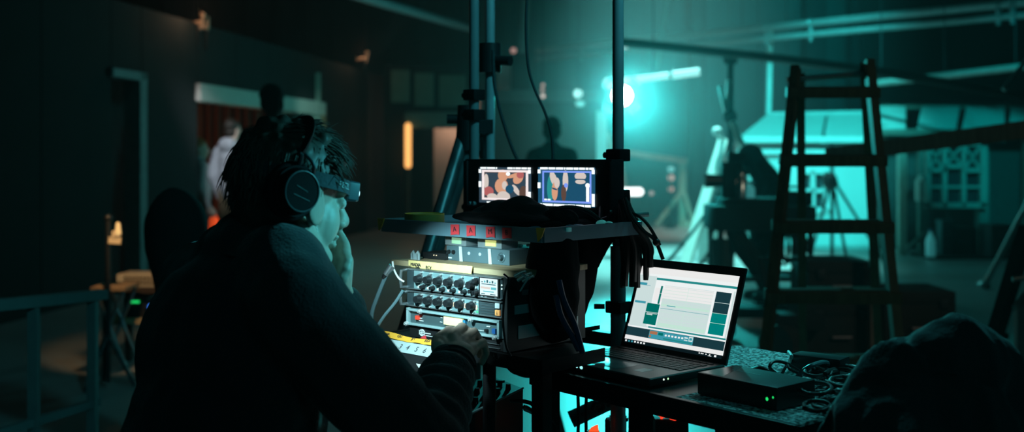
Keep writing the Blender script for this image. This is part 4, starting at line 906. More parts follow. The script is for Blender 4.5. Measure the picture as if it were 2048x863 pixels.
mb = MB(CF); mb.box((.2685, -.002, 1.012), (.0125, .004, .010), bev=.0015); obj('grey_key', mb, mat('pale_key', (.6, .65, .66), .5), t)
mb = MB(CF); mb.box((.2685, -.002, .9985), (.0125, .004, .011), bev=.0015); ok_ = obj('orange_key', mb, mat('orange_key', (.85, .38, .12), .5, emit=(1, .4, .12), es=.25), t)
mb = MB(CF); mb.prism([(.2675, -.0042, .9955), (.2695, -.0042, .9955), (.2685, -.0042, 1.002)], (0, -.0004, 0)); obj('arrow_mark', mb, INK, ok_)
for k in range(5): 
    mb = MB(CF); mb.bx(.222, .258, -.0012, .0005, .994+.005*k, .9945+.005*k); obj('panel_line', mb, ALU, t)
# receiver behind clear plastic cover with corner screws
zC1, zC0 = .985, .949
t = thing('wireless_receiver', 'grey receiver with yellow display and red key below the two mixers', 'receiver', cl((RW/2, .1, zC0)), YAW)
mb = MB(CF); mb.bx(.008, RW+.001, .002, .2, zC0, zC1, bev=.0015); obj('chassis', mb, mat('receiver_grey', (.09, .14, .15), .4, .3), t)
mb = MB(CF)
for q in ((.010, RW-.004, zC1-.006, zC1-.001), (.010, RW-.004, zC0+.001, zC0+.006)): mb.bx(q[0], q[1], -.006, .002, q[2], q[3], bev=.0012)
mb.bx(.010, .016, -.006, .002, zC0, zC1, bev=.0012); mb.bx(RW-.01, RW-.004, -.006, .002, zC0, zC1, bev=.0012); obj('cover_frame', mb, mat('clear_edge', (.3, .42, .43), .15, var=.05), t)
sy0, zy = on_front(889, 637); sy1, _ = on_front(926, 640)
mb = MB(CF); mb.bx(sy0, sy1, -.003, .002, .961, .977, bev=.0008); dsp = obj('display', mb, mat('lcd_yellow', (.6, .6, .3), .4, emit=(.72, .75, .36), es=.75, var=.05), t)
mb = MB(CF); mb.bx(sy1+.002, sy1+.009, -.003, .002, .959, .975); obj('blue_key', mb, mat('blue_key', (.03, .2, .34), .4), t)
sr, _ = on_front(836, 636); mb = MB(CF); mb.bx(sr-.0045, sr+.0045, -.004, .002, .9625, .9705); obj('red_key', mb, mat('red_key', (.85, .06, .03), .4, emit=(1, .06, .03), es=.3), t)
mb = MB(CF); mb.bx(.2535, .2625, -.003, .002, .9575, .967); obj('dark_blue_key', mb, mat('dark_blue_key', (.02, .1, .3), .4), t)
mb = MB(CF); mb.cyl((.237, .002, .961), (.237, -.004, .961), .0035); obj('socket', mb, K, t)
for k in range(6): mb = MB(CF); mb.cyl((sy0+.004+.006*k, .001, .957-.0004*k), (sy0+.004+.006*k, -.002, .957-.0004*k), .0014, seg=8); obj('small_button', mb, ALU, t)
for s, z in ((.053, .981), (.012, .952), (.2, .979), (RW-.014, .951)):
    mb = MB(CF); mb.cyl((s, -.005, z), (s, -.010, z), .0055, .0045, seg=14); mb.cyl((s, -.010, z), (s, -.0125, z), .0028, seg=10); obj('cover_screw', mb, _mats['bright_metal'], t)
mb = MB(CF)
for s, z, w_ in ((.022, .979, .014), (.022, .976, .022), (.043, .9655, .008), (.043, .9605, .012), (sy0-.012, .973, .005), (sy0-.014, .964, .006), (.236, .969, .010)): mb.bx(s, s+w_, .0004, .0025, z-.0006, z+.0006)
mb.bx(.178, .21, .0004, .0025, .9545, .955); mb.bx(.21, .2105, .0004, .0025, .955, .959); mb.bx(.21, .232, .0004, .0025, .959, .9595); obj('printed_legend', mb, WINK, t)
# drawer unit at the bottom with emblem and white card
zD1, zD0 = .947, ZT
t = thing('drawer_unit', 'black bottom rack unit with round white emblem and a white card', 'rack unit', cl((RW/2, .1, ZT)), YAW)
mb = MB(CF); mb.bx(.012, RW, .002, .2, zD0, zD1, bev=.001); obj('casing', mb, K, t)
sl, zl = on_front(843, 661); zl = .9365
mb = MB(CF); mb.ring((sl, .0012, zl), (0, 1, 0), .0068, .0009, 20, 6)
for k in (-1, 0, 1): mb.bx(sl-.0085, sl+.0085, .0004, .0024, zl+.0035*k-.0006, zl+.0035*k+.0006)
mb.bx(sl-.0006, sl+.0006, .0004, .0024, zl-.0066, zl+.0066); mb.bx(sl+.009, sl+.026, .0004, .0024, zl-.001, zl+.0008); mb.bx(sl+.008, sl+.034, .0004, .0024, zl-.0055, zl-.0042); obj('emblem', mb, WINK, t)
sc, _ = on_front(884, 668); mb = MB(CF); mb.bx(sc, sc+.034, -.001, .002, .929, .9465); obj('white_card', mb, mat('grey_card', (.5, .56, .55), .6), t)
mb = MB(CF); mb.bx(.16, RW-.008, -.001, .002, .937, .9378); mb.bx(.16, RW-.008, -.001, .002, .929, .9297); obj('trim_line', mb, ALU, t)
sq, _ = on_front(852, 680); mb = MB(CF); mb.prism([(sq-.012, -.004, .9262), (sq+.006, -.004, .9262), (sq+.004, -.004, .9335), (sq-.004, -.004, .931)], (0, -.001, 0)); obj('red_tag', mb, RTAPE, t)

# ---------------------------------------------------------------- between the shelves: speaker box and two small receivers
bs0 = on_front(893, 510, .09)[0]; bs1 = on_front(1019, 515, .09)[0]; bz0 = ZP; bz1 = ZP+.031
t = thing('receiver_box', 'grey-blue box with two blue lights and dial standing on the wooden shelf', 'receiver', cl(((bs0+bs1)/2, .13, bz0)), YAW)
mb = MB(CF); mb.bx(bs0, bs1, .09, .21, bz0, bz1, bev=.0015); obj('casing', mb, mat('box_slate', (.09, .15, .17), .45), t)
for px in (938, 960): s, _ = on_front(px, 510, .09); mb = MB(CF); mb.ball((s, .0895, bz0+.018), (.0038, .0012, .0034), seg=12); obj('blue_light', mb, emi('blue_white_led', (.45, .8, 1), 1.3), t)
for px, r_ in ((899, .0042), (908, .0042)): s, _ = on_front(px, 510, .09); mb = MB(CF); mb.cyl((s, .09, bz0+.018), (s, .086, bz0+.018), r_, seg=16); obj('jack', mb, K, t)
s, _ = on_front(1003, 517, .09); mb = MB(CF); mb.ring((s, .0895, bz0+.015), (0, 1, 0), .0095, .001, 24, 6); mb.cyl((s, .09, bz0+.015), (s, .082, bz0+.015), .006, .005, 18); obj('dial', mb, mat('dial_grey', (.12, .18, .2), .35, .4), t)
for px in (922, 980): s, _ = on_front(px, 512, .09); mb = MB(CF); mb.prism([(s-.005, .0892, bz1), (s+.003, .0892, bz1), (s+.0065, .0892, bz0), (s-.003, .0892, bz0)], (0, -.0006, 0)); obj('white_tape', mb, mat('white_tape', (.62, .68, .66), .6), t)
s, _ = on_front(900, 519, .09); mb = MB(CF); mb.bx(s-.004, s+.006, .0888, .0905, bz0+.004, bz0+.007); obj('label_plate', mb, WINK, t)
for i, (p0, p1, lab) in enumerate(((890, 932, 'small silver bodypack receiver with green window, left one on the box'), (955, 1003, 'small silver bodypack receiver with yellow window, right one on the box'))):
    s0, s1 = on_front(p0, 486, .10)[0], on_front(p1, 486, .10)[0]; z0 = bz1; z1 = bz1+.0225
    t = thing('bodypack_receiver', lab, 'receiver', cl(((s0+s1)/2, .12, z0)), YAW, 'bodypack receivers on the cart')
    mb = MB(CF); mb.bx(s0, s1, .10, .15, z0, z1, bev=.002); obj('casing', mb, mat('bodypack_silver', (.42, .48, .49), .35, .5), t)
    w0 = s0+(s1-s0)*.35; w1 = s0+(s1-s0)*.78; mb = MB(CF); mb.bx(w0, w1, .0985, .101, z0+.004, z1-.006); obj('display', mb, mat('lcd_green', (.3, .5, .3), .4, emit=(.32, .62, .4), es=.6) if i == 0 else mat('lcd_lime', (.55, .58, .2), .4, emit=(.7, .75, .25), es=.7), t)
    for k in range(4): mb = MB(CF); mb.cyl((s0+.006+k*(s1-s0-.012)/3, .105, z1-.001), (s0+.006+k*(s1-s0-.012)/3, .105, z1+.0045), .0028, seg=10); obj('connector', mb, _mats['bright_metal'], t)
    for e_ in (0, 1):
        base = Vector((s0+.002 if e_ == 0 else s1-.004, .104, z1-.003)); d = Vector((-.014 if e_ == 0 else .02, -.012, .012 if e_ == 0 else .004)); mb = MB(CF); mb.cyl(base, base+d*.35, .0026, seg=10); mb.cyl(base+d*.3, base+d*1.2, .0032, .0026, seg=10); obj('antenna', mb, K, t)
mb = MB(CF); 
t = thing('connector_strip', 'row of pale cable plugs beside the right bodypack receiver', 'plugs', cl((.235, .14, ZP+.045)), YAW)
for k in range(4):
    s, z = on_front(1042+17*k, 491-1.0*k, .16); mb = MB(CF); mb.cyl((s-.006, .16, z), (s+.006, .156, z+.001), .0032, .0028, 10); obj('plug', mb, mat('plug_pale', (.5, .62, .6), .4, .3), t)
s, z = on_front(1030, 494, .165); s2, z2 = on_front(1100, 488, .165); mb = MB(CF); mb.bx(s, s2, .16, .2, z-.012, z-.002); mb.bx(s, s2, .16, .2, ZP, z-.01); obj('block', mb, K, t)
# small clutter at the left end of the wooden shelf
t = thing('spring_clamp', 'small pale clip standing at the left end of the wooden shelf', 'clip', cl((-.03, .06, ZP)), YAW)
for px in (825, 834):
    s, _ = on_front(px, 515, .05); mb = MB(CF); mb.tube([(s-.002, .05, ZP), (s-.002, .05, ZP+.012), (s+.003, .05, ZP+.017), (s+.006, .05, ZP+.012), (s+.006, .05, ZP)], .0028, 8); obj('jaw', mb, mat('clip_pale', (.4, .5, .52), .4, .3), t)
t = thing('black_adapter', 'small black adapter with two tiny lights beside the speaker box', 'adapter', cl((.03, .1, ZP)), YAW)
s, _ = on_front(845, 512, .08); s2, _ = on_front(890, 515, .08); mb = MB(CF); mb.bx(s, s2, .08, .14, ZP, ZP+.014, bev=.002); obj('casing', mb, K, t)
for px in (867, 872): s, _ = on_front(px, 512, .078); mb = MB(CF); mb.ball((s, .079, ZP+.009), .0013, seg=8); obj('indicator', mb, emi('warm_white_led', (1, .9, .6), 1.2), t)

# ---------------------------------------------------------------- on the upper shelf
t = thing('tape_roll', 'flat roll of yellow tape lying at the left end of the upper shelf', 'tape', cl((-.08, .14, ZS)), YAW)
c = P(849, 432, 2.43); c.z = ZS-.012; R0 = 40/F*2.43
mb = MB(); mb.lathe(tuple(c), [(R0*.55, 0), (R0, 0), (R0, .022), (R0*.55, .022)], 36); obj('roll', mb, mat('tape_ochre', (.5, .36, .09), .5, var=.1), t)
mb = MB(); mb.ring((c.x, c.y, c.z+.0225), (0, 0, 1), R0*.97, .0015, 36, 6); obj('top_edge', mb, YTAPE, t)
mb = MB(CF)
for px, py, r_, h_ in ((975, 432, .03, .02), (1005, 425, .045, .03), (1040, 420, .05, .035), (1062, 424, .04, .028)):
    s, z = on_front(px, py, .2); mb.ball((s, .2, ZS+h_*.5), (r_, .05, h_), seg=16)
mb.ball((.13, .15, ZS+.008), (.13, .07, .014)); me = voxel(mb, .004, 6); displace(me, lambda p, n: .004*noise.noise(p*30)); tag(link_mesh('cloth_cap', me, KC, None, 180), 'crumpled black cap lying on the upper shelf before the monitors', 'cap')
mb = MB(CF)
for px, py in ((1110, 424), (1128, 420)): s, z = on_front(px, py, .24); mb.ball((s, .24, ZS+.006), (.035, .03, .022), seg=16)
me = voxel(mb, .004, 5); displace(me, lambda p, n: .003*noise.noise(p*34)); tag(link_mesh('black_glove', me, KC, None, 180), 'small dark crumpled glove between the black cap and white clips', 'glove')
mb = MB(CF); a = on_front(1082, 431, .13); b = on_front(1140, 432, .13); mb.bx(a[0], b[0], .125, .135, ZS-.01, ZS-.004+.002); mb.bx(a[0]+.01, b[0]-.02, .08, .1, ZS-.012, ZS-.004); tag(obj('white_pen', mb, mat('pale_pen', (.55, .75, .75), .4, emit=(.1, .6, .6), es=.1)), 'pale straight rod lying on the shelf below the right monitor', 'pen')  # slight emission paints the light falling on the rod
mb = MB(CF); mb.tube(catmull([(.20, .19, ZS-.012), (.205, .2, ZS+.012), (.235, .22, ZS+.030), (.27, .26, ZS+.026), (.30, .3, ZS-.01)], 8), .0045, 8); tag(obj('curved_cable', mb, KR), 'arched black cable on the right end of the upper shelf', 'cable')
for px, py, r_, lab in ((1203, 425, .0085, 'round pale plug under the arched cable on the upper shelf'), (1218, 435, .007, 'bright white plug at the right end of the upper shelf')):
    t = thing('pale_plug', lab, 'plug', P(px, py, 2.3)); c = P(px, py, 2.3); c.z = ZS-.012+r_; mb = MB(); mb.ball(c, (r_*1.4, r_, r_)); obj('body', mb, mat('pale_plug', (.55, .72, .7), .35, emit=(.1, .7, .65), es=.15), t); mb = MB(); mb.cyl(c, c+Vector((.02, -.01, 0)), .003); obj('tip', mb, ALU, t)  # plug colour carries a weak glow in place of caught light
# crumpled foil/tapes right part of the tray
mb = MB(CF); mb.ball((.27, .12, ZS-.008), (.03, .04, .006)); mb.ball((.30, .2, ZS-.008), (.02, .05, .007)); me = voxel(mb, .003, 2); displace(me, lambda p, n: .004*noise.noise(p*70)); tag(link_mesh('blue_plastic_bag', me, mat('blue_plastic', (.08, .25, .36), .25), None, 0), 'crumpled bluish plastic bag on the right corner of the upper shelf', 'bag')

# ---------------------------------------------------------------- twin monitor unit
TM = .36
t = thing('twin_monitor', 'black twin-screen monitor unit standing on the upper shelf', 'monitor', cl((.01, TM+.02, ZS)), YAW)
h0 = on_front(930, 360, TM)[0]; h1 = on_front(1223, 360, TM)[0]; zt = on_front(1080, 318, TM)[1]
mb = MB(CF); mb.bx(h0, h1, TM, TM+.045, ZS-.012, zt, bev=.003); obj('housing', mb, mat('monitor_housing', (.012, .018, .022), .5), t)
for s in (h0+.006, h1-.006): mb = MB(CF); mb.bx(s-.006, s+.006, TM-.006, TM+.001, ZS-.0, zt-.004, bev=.002); obj('rack_ear', mb, KP, t)
EW = emi('osd_white', (.9, 1, 1), 1.25); EB = emi('osd_blue', (.22, .36, 1.0), .95); ED = emi('video_slate', (.05, .09, .13), .7); EDB = emi('video_navy', (.015, .10, .19), .8)
SK1 = emi('video_skin', (.85, .42, .26), .8); SK2 = emi('video_pale', (.78, .68, .62), .85); SKR = emi('video_rose', (.6, .16, .16), .75); VB = emi('video_brown', (.16, .09, .07), .7); FRW = emi('frame_white', (.95, .84, .84), 1.0); TEALV = emi('video_teal', (.03, .35, .36), .8)
MS = [EW, EB, ED, EDB, SK1, SK2, SKR, VB, FRW, TEALV]
def screen(pxl, pxr, pyt, pyb, name, draw):
    s0, z1 = on_front(pxl, pyt, TM); s1 = on_front(pxr, pyt, TM)[0]; z0 = on_front(pxl, pyb, TM)[1]
    mb = MB(CF); cnt = [0]
    def q(x0, x1, y0, y1, mi):
        cnt[0] += 1; y = TM-.001-.00005*cnt[0]; mb.mi = mi
        mb.poly([(s0+(s1-s0)*x0, y, z1+(z0-z1)*y1), (s0+(s1-s0)*x1, y, z1+(z0-z1)*y1), (s0+(s1-s0)*x1, y, z1+(z0-z1)*y0), (s0+(s1-s0)*x0, y, z1+(z0-z1)*y0)])
    def el(cx, cy, rx, ry, mi, n=14, rot=0):
        cnt[0] += 1; y = TM-.001-.00005*cnt[0]; mb.mi = mi; pts = []
        for k in range(n):
            a = -2*math.pi*k/n; u, v = rx*math.cos(a), ry*math.sin(a); u, v = u*math.cos(rot)-v*math.sin(rot), u*math.sin(rot)+v*math.cos(rot)
            pts.append((s0+(s1-s0)*(cx+u), y, z1+(z0-z1)*(cy+v)))
        mb.poly(pts)
    draw(q, el); return obj(name, mb, MS, t, 0)
def dashes(q, x0, x1, y0, y1, mi, gaps):
    x = x0
    for g in gaps:
        q(x, min(x+g, x1), y0, y1, mi); x += g+.012
        if x >= x1: break
def d1(q, el):
    q(0, 1, 0, 1, 2)
    q(.08, .93, .10, .86, 7); q(.12, .90, .15, .84, 2)
    el(.14, .40, .05, .22, 5); el(.19, .68, .10, .14, 6); el(.47, .22, .10, .16, 4); el(.44, .52, .13, .22, 4); el(.50, .50, .05, .12, 5); el(.48, .82, .13, .16, 5); el(.26, .82, .10, .09, 5)
    el(.68, .22, .14, .05, 4, rot=-.5); el(.76, .30, .09, .16, 4, rot=.3); el(.80, .2, .07, .10, 6); el(.72, .62, .05, .16, 5, rot=-.4); el(.60, .60, .08, .12, 3); el(.86, .7, .08, .2, 7); el(.57, .18, .04, .05, 0)
    for r_ in ((.06, .96, .07, .13), (.06, .96, .86, .92), (.06, .105, .07, .92), (.905, .95, .07, .92)): q(*r_, 8)
    dashes(q, .03, .36, -.005, .045, 0, [.12, .16, .05]); dashes(q, .56, 1.0, -.005, .045, 0, [.1, .03, .1, .1, .08]); q(.95, 1.0, .66, .92, 0); q(.0, .05, .4, .56, 0); q(.0, .05, .06, .16, 0); q(.95, 1, .06, .16, 0); dashes(q, .16, .42, .965, 1.0, 0, [.08, .06, .1])
def d2(q, el):
    q(0, 1, 0, 1, 3)
    el(.22, .55, .06, .35, 9); el(.28, .30, .06, .2, 5, rot=-.2); el(.30, .62, .055, .24, 4); el(.34, .40, .05, .14, 5); el(.49, .35, .05, .28, 5); el(.46, .66, .045, .22, 7); el(.50, .46, .035, .06, 1); el(.75, .22, .10, .11, 5); el(.75, .36, .09, .06, 5); q(.66, .84, .285, .31, 3); el(.3, .56, .06, .02, 3, rot=.5)
    el(.875, .45, .04, .06, 0); q(.85, .9, .45, .9, 0)
    for r_ in ((.08, .94, .09, .135), (.08, .94, .86, .91), (.08, .11, .09, .91), (.91, .94, .09, .91)): q(*r_, 1)
    dashes(q, .04, 1.0, .0, .055, 0, [.14, .12, .13, .03, .12, .08, .1, .05, .08]); dashes(q, .02, 1.0, .945, 1.0, 0, [.06, .18, .2, .02, .14, .14, .1]); q(.95, 1.0, .66, .98, 0); q(.0, .05, .4, .55, 0); q(.0, .05, .06, .16, 0); q(.95, 1, .05, .16, 0); dashes(q, .12, .24, .82, .86, 0, [.05, .05])
screen(959, 1063, 334, 404, 'left_screen', d1)
screen(1077, 1191, 334, 410, 'right_screen', d2)
for px in (938, 946): s, z = on_front(px, 415, TM-.008); mb = MB(CF); mb.cyl((s, TM-.001, z+.01), (s, TM-.01, z+.01), .005); obj('knob', mb, mat('knob_slate', (.1, .2, .22), .4), t)

# ---------------------------------------------------------------- stand behind the cart: second pole, collar, slanting legs
t = thing('lighting_stand', 'heavy dark tripod stand with slanting tube legs behind the monitors left side', 'stand', P(978, 863, 3.25).xy.to_3d())
c = P(980, 0, 3.2); mb = MB(); mb.cyl((c.x, 3.2, .1), (c.x, 3.2, 3.1), .014, seg=18); obj('column', mb, _mats['pole_steel'], t)
z = P(0, 118, 3.2).z; mb = MB(); mb.cyl((c.x, 3.2, z-.04), (c.x, 3.2, z+.045), .032, seg=18); mb.cyl((c.x-.02, 3.2, z), (c.x+.06, 3.15, z-.01), .014); obj('collar', mb, KP, t)
d = P(936, 252, 3.15); mb = MB(); mb.cyl(d+Vector((0, 0, -.07)), d+Vector((0, 0, .06)), .036, .03, 16); mb.bar(d, (c.x, 3.2, d.z), .03, .04); mb.cyl(d+Vector((-.03, 0, .02)), d+Vector((-.06, 0, .02)), .014); obj('leg_collar', mb, KP, t)
for (px, py), (qx, qy), Yq in (((925, 275), (868, 465), 3.0), ((940, 285), (884, 470), 3.12)):
    a = P(px, py, 3.15); b = P(qx, qy, Yq); e_ = a+(b-a)*(a.z/(a.z-b.z)); mb = MB(); mb.cyl(a, e_, .019, seg=14); obj('leg', mb, mat('leg_paint', (.07, .10, .11), .4, .5), t)
a = P(960, 270, 3.25); mb = MB(); mb.cyl(a, (a.x+.35, 3.8, .01), .019); obj('leg', mb, _mats['leg_paint'], t)
# cables hanging from above
for pts, Y, r_, lab in (([(1054, -10), (1052, 60), (1056, 130), (1068, 175), (1090, 225), (1103, 270), (1106, 320), (1104, 340)], 2.75, .0035, 'thin black cable dropping from the top edge past the silhouette to the monitors'), ([(986, 100), (988, 160), (996, 205), (1010, 255), (1026, 300), (1040, 330)], 2.95, .0045, 'glossy teal-lit cable curving down from the second pole to the monitors')):
    mb = MB(); mb.tube(catmull([P(x, y, Y) for x, y in pts], 8), r_, 8); tag(obj('hanging_cable', mb, mat('cable_gloss', (.03, .045, .05), .25)), lab, 'cable')
mb = MB(); mb.tube(catmull([P(1334, -10, 16), P(1325, 60, 16), P(1311, 140, 16)], 6), .04, 6); tag(obj('hanging_strap', mb, mat('strap_teal', (.2, .3, .3), .6)), 'blurred pale strap hanging from the truss right of the cart post', 'strap')
mb = MB(); mb.tube(catmull([P(1052, -10, 18), P(1049, 50, 18), P(1044, 105, 18)], 6), .07, 6); tag(obj('hanging_strap', mb, _mats['strap_teal']), 'broad pale strap hanging from the top edge behind the thin black cable', 'strap')

# ---------------------------------------------------------------- bag and bundles on the right side of the cart
mb = MB(CF)
def bp(px, py, Y): return CI @ P(px, py, Y)
mb.limb([bp(1110, 490, 2.2), bp(1105, 600, 2.15), bp(1108, 650, 2.2)], [.05, .06, .045]); mb.limb([bp(1165, 480, 2.4), bp(1150, 560, 2.35), bp(1142, 600, 2.33)], [.05, .05, .04]); mb.limb([bp(1205, 470, 2.42), bp(1180, 520, 2.4)], [.03, .03]); mb.cap(bp(1060, 560, 2.4), bp(1070, 680, 2.4), .06, .08)
me = voxel(mb, .008, 6); displace(me, lambda p, n: .014*noise.noise(Vector((p.x*12, p.y*12, p.z*4))) + .004*noise.noise(p*30)); tag(link_mesh('equipment_bag', me, DCLOTH, None, 180), 'black soft bag hanging from the right side of the sound cart', 'bag')
BLUEC = mat('blue_cable', (.03, .06, .14), .5)
for pts in ([(1118, 560), (1128, 600), (1150, 650), (1165, 705)], [(1112, 590), (1122, 630), (1142, 668), (1158, 700)]):
    mb = MB(); mb.tube(catmull([P(x, y, 2.02) for x, y in pts], 8), .0055, 8); tag(obj('blue_cable', mb, BLUEC), 'dull blue cable curving down in front of the black equipment bag', 'cable', 'blue cables at the black bag')
mb = MB(); mb.tube(catmull([P(1008, 548, 2.06), P(1018, 560, 2.04), P(1010, 585, 2.04), P(1006, 640, 2.04), P(1012, 690, 2.05), P(1022, 712, 2.05)], 8), .0022, 6); tag(obj('thin_cable', mb, _mats['cable_gloss']), 'thin cable looping down the right corner of the equipment rack', 'cable')
t = thing('cable_connector', 'shiny cluster of metal cable connectors at the right end of the wooden shelf', 'connector', P(1040, 560, 2.08))
for px, py in ((1030, 552), (1036, 560), (1041, 556), (1046, 562)):
    c = P(px, py, 2.07); mb = MB(); mb.cyl(c, c+Vector((.012, -.006, .008)), .0042, .0035, 12); mb.cyl(c+Vector((.012, -.006, .008)), c+Vector((.02, -.01, .011)), .0028, seg=10); obj('plug', mb, _mats['bright_metal'], t)
mb = MB(); mb.tube(catmull([P(1040, 545, 2.07), P(1054, 556, 2.05), P(1046, 572, 2.05), P(1040, 582, 2.05)], 8), .0018, 6); tag(obj('white_wire', mb, mat('wire_pale', (.4, .5, .5), .5)), 'short pale wire hooked below the shiny connectors', 'wire')
for pts, lab, r_, m in (([(778, 540), (768, 560), (752, 600), (744, 625), (742, 660)], 'thick cable with metal plug hanging left of the mixers', .0045, mat('cable_teal', (.10, .17, .19), .4)), ([(785, 522), (788, 538), (797, 555), (808, 563)], 'thin white wire from the wooden shelf to the mixer handle', .002, WHITE), ([(806, 580), (790, 605), (768, 632), (750, 660)], 'straight cable slanting from the mixer down to the left', .0035, _mats['cable_teal'])):
    mb = MB(); mb.tube(catmull([P(x, y, 2.27) for x, y in pts], 8), r_, 8); tag(obj('audio_cable', mb, m), lab, 'cable')
t = thing('cable_plug', 'metal plug on the end of the thick cable left of the mixers', 'plug', P(778, 540, 2.27)); mb = MB(); mb.cyl(P(784, 531, 2.27), P(771, 549, 2.27), .008, .0065, 14); obj('shell', mb, ALU, t); mb = MB(); mb.cyl(P(771, 549, 2.27), P(767, 557, 2.27), .006, .0045, 12); obj('boot', mb, KR, t)
# cable bundle on the cart post
t = thing('cable_hook', 'black hook on the cart post that carries the cable bundle', 'hook', cl((.235, .40, 1.19))); mb = MB(CF); mb.tube([(.235, .405, 1.19), (.235, .36, 1.185), (.25, .34, 1.16), (.27, .34, 1.165), (.28, .34, 1.18)], .006, 8); obj('arm', mb, K, t); mb = MB(CF); mb.bx(.215, .255, .40, .44, 1.175, 1.205, bev=.004); obj('bracket', mb, K, t)
random.seed(21)
for i in range(15):
    x0 = 1247+random.uniform(-8, 12); x1 = 1244+i*4.2+random.uniform(-4, 4); y1 = 530+random.uniform(-25, 45); Yc = 2.36+random.uniform(-.05, .05)
    pts = [P(x0, 402+random.uniform(-6, 6), Yc), P((x0+x1)/2-3, 445, Yc-.01), P(x1, 490+random.uniform(-10, 10), Yc), P(x1+random.uniform(-5, 5), y1, Yc)]
    mb = MB(); mb.tube(catmull(pts, 7), .0048+random.uniform(0, .002), 8); tag(obj('coiled_cable', mb, KR), 'black cable in the bundle hanging from the cart post', 'cable', 'black cables hanging from the cart post')
mb = MB(); mb.tube(catmull([P(1250, 395, 2.3), P(1262, 430, 2.28), P(1288, 462, 2.27), P(1310, 480, 2.27), P(1326, 518, 2.27)], 8), .004, 8); mb.ball(P(1313, 484, 2.27), .008); tag(obj('audio_cable', mb, KR), 'single knotted black cable sticking out right of the hanging bundle', 'cable')
mb = MB(); mb.tube(catmull([P(1262, 425, 2.3), P(1282, 435, 2.28), P(1300, 455, 2.27), P(1320, 490, 2.27)], 8), .0035, 8); tag(obj('audio_cable', mb, KR), 'upper loose black cable arching right of the hanging bundle', 'cable')
t = thing('post_lug', 'small pale lug pin sticking out right of the cart post', 'pin', P(1288, 429, 2.33)); mb = MB(); mb.cyl(P(1272, 430, 2.33), P(1298, 428, 2.33), .005); obj('pin', mb, mat('pin_pale', (.5, .7, .7), .4), t)
t = thing('post_clamp', 'black clamp on the cart post below the hanging cable bundle', 'clamp', cl((.235, .42, .96))); mb = MB(CF); mb.bx(.213, .257, .40, .44, .95, .978, bev=.006); obj('jaw', mb, K, t); mb = MB(CF); mb.cyl((.213, .40, .965), (.195, .385, .965), .006); obj('thumbscrew', mb, K, t)
# ================================================================ laptop table
def PZ(px, py, z):
    """ground-parallel plane: the point at height z showing at the pixel"""
    Y = F*(HC-z)/(py-HZ); return P(px, py, Y)
KT = .894; TH = HC-(HC-.83)*KT        # table height
A0 = Vector((.257*KT, 2.618*KT, TH)); U = Vector((.64, -.768, 0)).normalized(); FR = Vector((-U.y*-1, 0, 0))
FR = Vector((-.768, -.64, 0)).normalized()          # towards the keyboard's front edge
LF = Matrix(((U.x, -FR.x, 0, A0.x), (U.y, -FR.y, 0, A0.y), (0, 0, 1, A0.z), (0, 0, 0, 1))) @ Matrix.Scale(KT, 4)      # x along the hinge, y away from the user, z up from the base bottom
LYAW = math.atan2(U.y, U.x)
TZ = -.0005
CARPET = speckle('grey_carpet', (.06, .08, .08), (.7, .8, .8), 170)
tbl = thing('work_table', 'black framed work table with grey carpet top under the laptop', 'table', LF @ Vector((.34, -.05, -TH/KT)), LYAW)
mb = MB(LF); mb.bx(-.02, .70, -.262, .02, TZ-.03, TZ-.004, bev=.003); mb.bx(-.02, .70, -.268, -.255, TZ-.042, TZ, bev=.002); mb.bx(.0, .70, .25, .262, TZ-.04, TZ-.004); mb.bx(.69, .702, -.268, .262, TZ-.042, TZ-.0); mb.bx(.1, .70, .0, .262, TZ-.03, TZ-.004); obj('table_frame', mb, mat('table_black', (.014, .017, .018), .35), tbl)
mb = MB(LF); mb.bx(.105, .695, .0, .305, TZ-.006, TZ-.001); mb.bx(.40, .695, -.255, .0, TZ-.006, TZ-.001); obj('carpet_top', mb, CARPET, tbl)
for x, y in ((.02, -.245), (.30, -.245), (.67, -.245), (.67, .23), (.13, .23)):
    mb = MB(LF); mb.bx(x-.018, x+.018, y-.018, y+.018, -TH/KT, TZ-.03, bev=.003); obj('leg', mb, K, tbl)
mb = MB(LF); mb.bx(-.0, .04, -.26, -.23, TZ-.075, TZ-.03, bev=.01); obj('corner_bracket', mb, K, tbl)
mb = MB(LF); mb.cyl((.02, -.24, -.62), (.3, -.24, -.62), .012); mb.cyl((.3, -.24, -.62), (.67, -.24, -.62), .012); obj('stretcher', mb, K, tbl)
# ---------------------------------------------------------------- laptop
LW2, LD2 = .318, .238
lap = thing('laptop', 'open black laptop showing a white and green recording window', 'laptop', LF @ Vector((LW2/2, -LD2/2, 0)), LYAW)
BASE = mat('laptop_shell', (.045, .055, .058), .32, .3, var=.1)
mb = MB(LF); mb.box((LW2/2, -LD2/2, .010), (LW2, LD2, .018), bev=.006, seg=3); bs = obj('base', mb, BASE, lap)
KEY = mat('laptop_key', (.012, .014, .015), .5)
for r_ in range(6):
    n = 15; y = -.022-.0182*r_-(.0 if r_ else -.003); hh = .0155 if r_ else .009
    x = .016
    while x < LW2-.022:
        wk = .0165
        if r_ == 5 and x > .075 and x < .10: wk = .095
        if r_ in (2, 3) and x < .02: wk = .024+.004*r_
        wk = min(wk, LW2-.016-x)
        mb = MB(LF); mb.box((x+wk/2, y-hh/2, .0196), (wk, hh, .0016), bev=.0006, seg=1); obj('key', mb, KEY, bs) if False else None
        if r_ >= 0: _kb = globals().setdefault('_kbm', MB(LF)); _kb.box((x+wk/2, y-hh/2, .0197), (wk, hh, .0018), bev=.0005, seg=1)
        x += wk+.0028
obj('keyboard', _kbm, KEY, bs)
mb = MB(LF); mb.bx(.10, .205, -.215, -.145, .0188, .0193, bev=.0002); obj('touchpad', mb, mat('touchpad', (.07, .09, .095), .25), bs)
